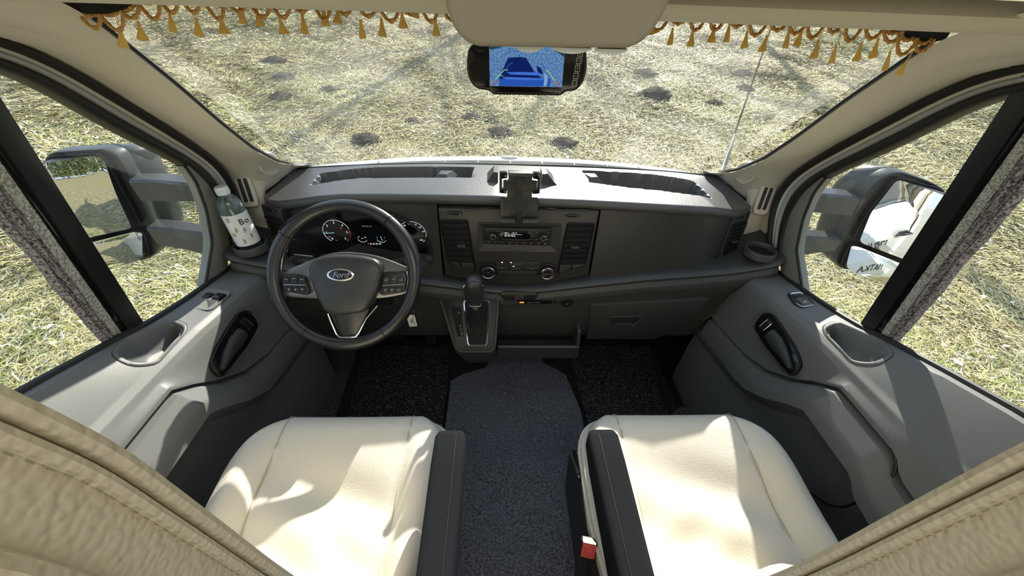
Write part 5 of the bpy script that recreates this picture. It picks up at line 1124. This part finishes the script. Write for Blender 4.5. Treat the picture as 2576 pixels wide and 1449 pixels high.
for a, h in ((-1.35, .072), (-.75, .068), (-1.15, .034), (-.45, .045)):
    F = onlab(a, h)
    for q in range(7): tube('printed_sprig', [F(0, -.006 + .0018 * q, 0), F(.005 * (1 if q % 2 else -1) * (1 - q / 9), -.003 + .0022 * q, 0)], .0006, gr_, lbl, 4)
plate('printed_fruit', rnd([(-.006, -.007), (.006, -.006), (.006, .006), (-.004, .006)], .004), onlab(-1.75, .060), og_, lbl, .0003, .0001, .0002); plate('printed_fruit', rnd([(-.005, -.008), (.004, -.006), (.005, .008), (-.004, .009)], .004), onlab(-1.65, .105), gy_, lbl, .0003, .0001, .0002)
for q in range(9): tube('printed_line', [onlab(a, .048 + .0062 * q)(0, 0, 0) for a in np.linspace(-2.75, -2.3 + .15 * (q % 3), 6)], .0004, gy_, lbl, 4)
for q in range(4): plate('printed_block', rect(-.0025, -.006, .0025, .006), onlab(-2.7 + .17 * q, .028), bl_, lbl, .0003, .0001, .0002)

# ------------------------------------------------------------------ overhead console and video mirror
OC = thing('overhead_console', 'beige rounded overhead console hanging in front of the video mirror', 'console', (.015, .52, 1.36))
co = rnd([(-.112, .060), (-.100, -.018), (-.090, -.036), (-.072, -.046), (.106, -.043), (.124, -.030), (.133, -.010), (.150, .060)], [.0, .02, .02, .02, .02, .02, .02, 0], 4)
FO = Fr((.0, .485, 1.349), (1, 0, .0), (0, -.12, 1))
MB().add(*g_loft([[FO(p.x, p.y, h) for p in inset(co, i)] for i, h in ((.012, -.10), (.002, -.095), (0, -.02), (.001, -.008), (.004, -.002), (.010, 0))])).build('shell', M['console'], OC, 60)
for x0, x1, d in ((-.028, .006, 0), (.014, .062, .0), (.068, .104, 0)):
    rs = [[FO(x0 + (x1 - x0) * t, -.0445 - .006 * math.sin(PI * t) ** .6 * (1 if k in (1, 2) else 0), -.012 - .03 * (k in (2, 3))) for k in range(4)] for t in np.linspace(0.02, .98, 12)]
    MB().add(*g_loft(rs)).build('lamp_button', M['cap'], OC, 50)
VM = thing('video_mirror', 'black interior mirror with lit blue reversing camera picture', 'mirror', (.006, .78, 1.25))
FV = Fr((.006, .775, 1.250), (1, 0, .01), (0, .04, 1))
vo = rnd([(-.105, .030), (-.110, .0), (-.106, -.022), (-.092, -.036), (-.070, -.0375), (-.062, -.0445), (.066, -.0445), (.074, -.0375), (.094, -.036), (.106, -.022), (.110, .0), (.104, .032), (.08, .040), (-.085, .040)], .010, 4)
MB().add(*g_loft([[FV(p.x, p.y, h) for p in inset(vo, i)] for i, h in ((.02, -.035), (.006, -.028), (0, -.010), (0, -.003), (.003, 0))])).build('body', M['black'], VM, 50)
plate('glass_face', inset(vo, .0045), FV, M['gloss'], VM, .002, .0005, .0008)
tube('stem', [FV(0, .03, -.02), FV(0, .06, .0), FV(.0, .09, -.0)], .010, M['black'], VM, 8)
scm = {k: emitm('screen_' + k, c, .9) for k, c in dict(sky=(.13, .25, .42), speckle=(.09, .19, .42), navy=(.005, .015, .11), blue=(.02, .085, .42), blue2=(.05, .16, .62), wood=(.02, .05, .07), green=(.25, .55, .25), redl=(.45, .09, .06), pale=(.22, .36, .60)).items()}
sn = scm['sky'].node_tree; _e = [n_ for n_ in sn.nodes if n_.type == 'EMISSION'][0]; _t = sn.nodes.new('ShaderNodeTexNoise'); _t.inputs['Scale'].default_value = 420; _c = sn.nodes.new('ShaderNodeTexCoord'); sn.links.new(_c.outputs['Object'], _t.inputs['Vector'])
_r2 = sn.nodes.new('ShaderNodeValToRGB'); _r2.color_ramp.elements[0].position = .4; _r2.color_ramp.elements[1].position = .56; _r2.color_ramp.elements[0].color = (.05, .13, .36, 1); _r2.color_ramp.elements[1].color = (.14, .27, .45, 1); sn.links.new(_t.outputs['Fac'], _r2.inputs['Fac']); sn.links.new(_r2.outputs[0], _e.inputs[0])
SS = plate('screen', rect(-.068, -.030, .066, .036), FV, scm['sky'], VM, .001, .0002, .0014)
def pic(nm_, pts, k, h): plate(nm_, pts, Fr(FV(-.068, .036 - .066 * 0, 0), FV.u, FV.v), scm[k], SS, .0003, .00005, .0015 + h)
def U(pts): return [((x - 545) / 1450 * .134, -(y - 70) / 805 * .066) for x, y in pts][::-1]
pic('picture_shade', U([(905, 325), (1130, 305), (1255, 320), (1430, 590), (1500, 640), (800, 640), (780, 600)]), 'navy', .0002)
pic('picture_car', U([(735, 700), (1760, 700), (1750, 860), (735, 870)]), 'blue', .0003)
pic('picture_shade', U([(800, 560), (1440, 590), (1600, 720), (735, 730)]), 'navy', .00035)
pic('picture_bumper', U([(870, 590), (1030, 600), (1050, 590), (1420, 592), (1560, 605), (1540, 650), (960, 640)]), 'blue2', .0005)
pic('picture_bumper', U([(810, 690), (1640, 705), (1630, 735), (1300, 745), (900, 735), (800, 712)]), 'blue2', .0006)
pic('picture_wood', U([(548, 75), (850, 95), (760, 140), (600, 180), (550, 170)]), 'wood', .0002); pic('picture_wood', U([(1780, 170), (2005, 205), (2005, 310), (1890, 230)]), 'wood', .0002)
pic('picture_shade', U([(1460, 460), (1560, 520), (1600, 620), (1540, 640), (1480, 560)]), 'navy', .0004); pic('picture_path', U([(1610, 600), (1680, 640), (1700, 740), (1680, 860), (1620, 860), (1630, 720)]), 'pale', .0006)
for k, pts in (('redl', [(570, 860), (640, 765), (735, 760), (735, 772), (648, 776), (590, 860)]), ('green', [(640, 750), (830, 545), (905, 545), (905, 560), (838, 562), (660, 752)]), ('green', [(740, 660), (810, 660), (810, 672), (735, 674)]), ('redl', [(1765, 758), (1880, 760), (1965, 860), (1940, 862), (1868, 772), (1765, 770)]), ('green', [(1645, 545), (1690, 545), (1850, 752), (1825, 752), (1680, 562), (1645, 560)]), ('blue', [(860, 520), (950, 420), (1010, 425), (1005, 435), (955, 436), (880, 520)]), ('blue', [(1520, 425), (1570, 425), (1670, 540), (1650, 540), (1560, 437), (1520, 437)])):
    pic('guide_line', U(pts), k, .0008)
for i, t in enumerate(('\u25B2', 'M', '\u25BC', 'H', 'O')):
    F = Fr(FV(.0935 - .0012 * i, .024 - .0118 * i, .001), FV.u, FV.v)
    kb = MB().add(*g_ring(rnd(rect(-.0045, -.0048, .0045, .0048), .001), inset(rnd(rect(-.0045, -.0048, .0045, .0048), .001), .0006), F, .0006, .0006)).build('touch_key', M['letter'], VM)
    if i in (0, 2): plate('key_mark', [(-.0022, -.002), (.0022, -.002), (0, .002)] if i == 0 else [(-.0022, .002), (0, -.002), (.0022, .002)], F, M['letter'], kb, .0004, .0001, .0007)
    elif i == 1: text('M', F.at(0, 0, .0006), .006, M['letter'], kb)
    elif i == 3: text('H', F.at(0, 0, .0006), .004, M['glow_dim'], kb)
    else:
        tube('key_ring', [F(.0022 * math.cos(a), .0022 * math.sin(a), .0008) for a in np.linspace(rad(120), rad(420), 16)], .0004, M['letter'], kb, 4); tube('key_bar', [F(0, .0005, .0008), F(0, .0028, .0008)], .0004, M['letter'], kb, 4)

# ------------------------------------------------------------------ fringed pelmet
PL = thing('fringed_pelmet', 'black velvet pelmet with gold braid loops and yellow tassels along the windscreen top', 'pelmet', (0, .68, 1.33))
HX = [-.665, -.64, -.61, -.585, -.555, -.50, -.3, 0, .3, .50, .56, .59, .62, .645, .665]; HZ = [1.318, 1.314, 1.314, 1.319, 1.331, 1.337, 1.341, 1.343, 1.341, 1.336, 1.328, 1.316, 1.312, 1.314, 1.318]
hem = lambda x: ip(x, HX, HZ)
sheet('velvet', [[V(x, .675 + .006 * math.sin(23 * x), z) for x in np.linspace(-.668, .656, 81)] for z in (1.385,)] + [[V(x, .681 + .004 * math.sin(23 * x), hem(x)) for x in np.linspace(-.668, .656, 81)]], (0, .004, 0), M['pelmet'], PL)
def braid(p0, p1, sag, nm_='braid_loop'):
    n_ = 22; A = [p0.lerp(p1, i / n_) + V(.004 * math.sin(PI * i / n_) * 0, -.003 * math.sin(PI * i / n_), -sag * (1 - (2 * i / n_ - 1) ** 2) ** .8) for i in range(n_ + 1)]; b = MB()
    for ph_ in (0, PI):
        b.add(*g_tube([q + V(0,   .0016 * math.sin(2.6 * i + ph_), .0016 * math.cos(2.6 * i + ph_)) for i, q in enumerate(A)], .0021, 5))
    b.build(nm_, M['cord'], PL, 70)
xq = np.linspace(-.650, .636, 43)
for i in range(42):
    a, b_ = xq[i], xq[i + 1]
    braid(V(a, .680, hem(a) + .002), V(b_ + .004 * math.sin(i), .680, hem(b_) + .002), .0225 + .005 * math.sin(2.4 * i) - (.003 if abs(a) > .5 else 0))
    if i % 2 == 0 or abs(a) > .48: braid(V(a, .684, hem(a) + .003), V((a + b_) / 2 + .012, .684, hem(b_) + .003), .006, 'braid_curl')
TS = [(-0.602, 1.298, -0.611, 1.274), (-0.571, 1.306, -0.577, 1.284), (-0.521, 1.317, -0.527, 1.295), (-0.486, 1.312, -0.493, 1.291), (-0.451, 1.315, -0.453, 1.295), (-0.418, 1.327, -0.422, 1.308), (-0.395, 1.326, -0.397, 1.306), (-0.366, 1.316, -0.367, 1.297), (-0.332, 1.321, -0.335, 1.298), (-0.3, 1.33, -0.303, 1.309), (-0.279, 1.33, -0.283, 1.312), (-0.249, 1.317, -0.252, 1.295), (-0.218, 1.32, -0.221, 1.298), (-0.187, 1.329, -0.189, 1.309), (-0.165, 1.336, -0.168, 1.322), (-0.139, 1.322, -0.141, 1.301), (0.185, 1.329, 0.188, 1.312), (0.218, 1.32, 0.219, 1.299), (0.249, 1.32, 0.251, 1.298), (0.281, 1.326, 0.282, 1.304), (0.303, 1.328, 0.305, 1.305), (0.334, 1.319, 0.337, 1.298), (0.367, 1.314, 0.367, 1.294), (0.398, 1.323, 0.402, 1.3), (0.418, 1.326, 0.419, 1.303), (0.451, 1.311, 0.454, 1.288), (0.483, 1.304, 0.488, 1.282), (0.522, 1.309, 0.525, 1.286), (0.545, 1.315, 0.551, 1.291), (0.575, 1.299, 0.58, 1.274), (0.611, 1.289, 0.611, 1.268)]
for i, (x0, z0, x1, z1) in enumerate(TS):
    p, q = V(x0, .680, z0), V(x1 + .001, .680 + .002 * math.sin(3 * i), z1); ax_ = (q - p).normalized(); F = Fr(p, ax_.orthogonal(), ax_.cross(ax_.orthogonal())); h = (q - p).length; sp_ = .0056 + .0010 * math.sin(2.1 * i)
    rs = []
    for t, r_ in ((-.02, .0008), (0, .0016), (.06, .0021), (.14, .0017), (.22, .0021), (.55, .0036), (.85, sp_), (1.0, sp_ * 1.04)):
        rs.append([F(r_ * (1 + .10 * math.cos(14 * a + i)) * math.cos(a), r_ * .8 * (1 + .10 * math.cos(14 * a + i)) * math.sin(a), F.n.dot(ax_) * h * t * (1 + (.03 * math.sin(9 * a + i) if t == 1 else 0))) for a in [2 * PI * k / 56 for k in range(56)]])
    ts_ = MB().add(*g_loft(rs)).build('tassel', M['tassel'], PL, 50)
    for dx in (-.0008, .0008): tube('thread', [V(x0 - (x1 - x0) * .5 + dx * 2, .680, max(hem(x0) + .002, z0 + .004)), V(x0 + dx, .680, z0 - .001)], .0004, M['tassel'], ts_, 4)
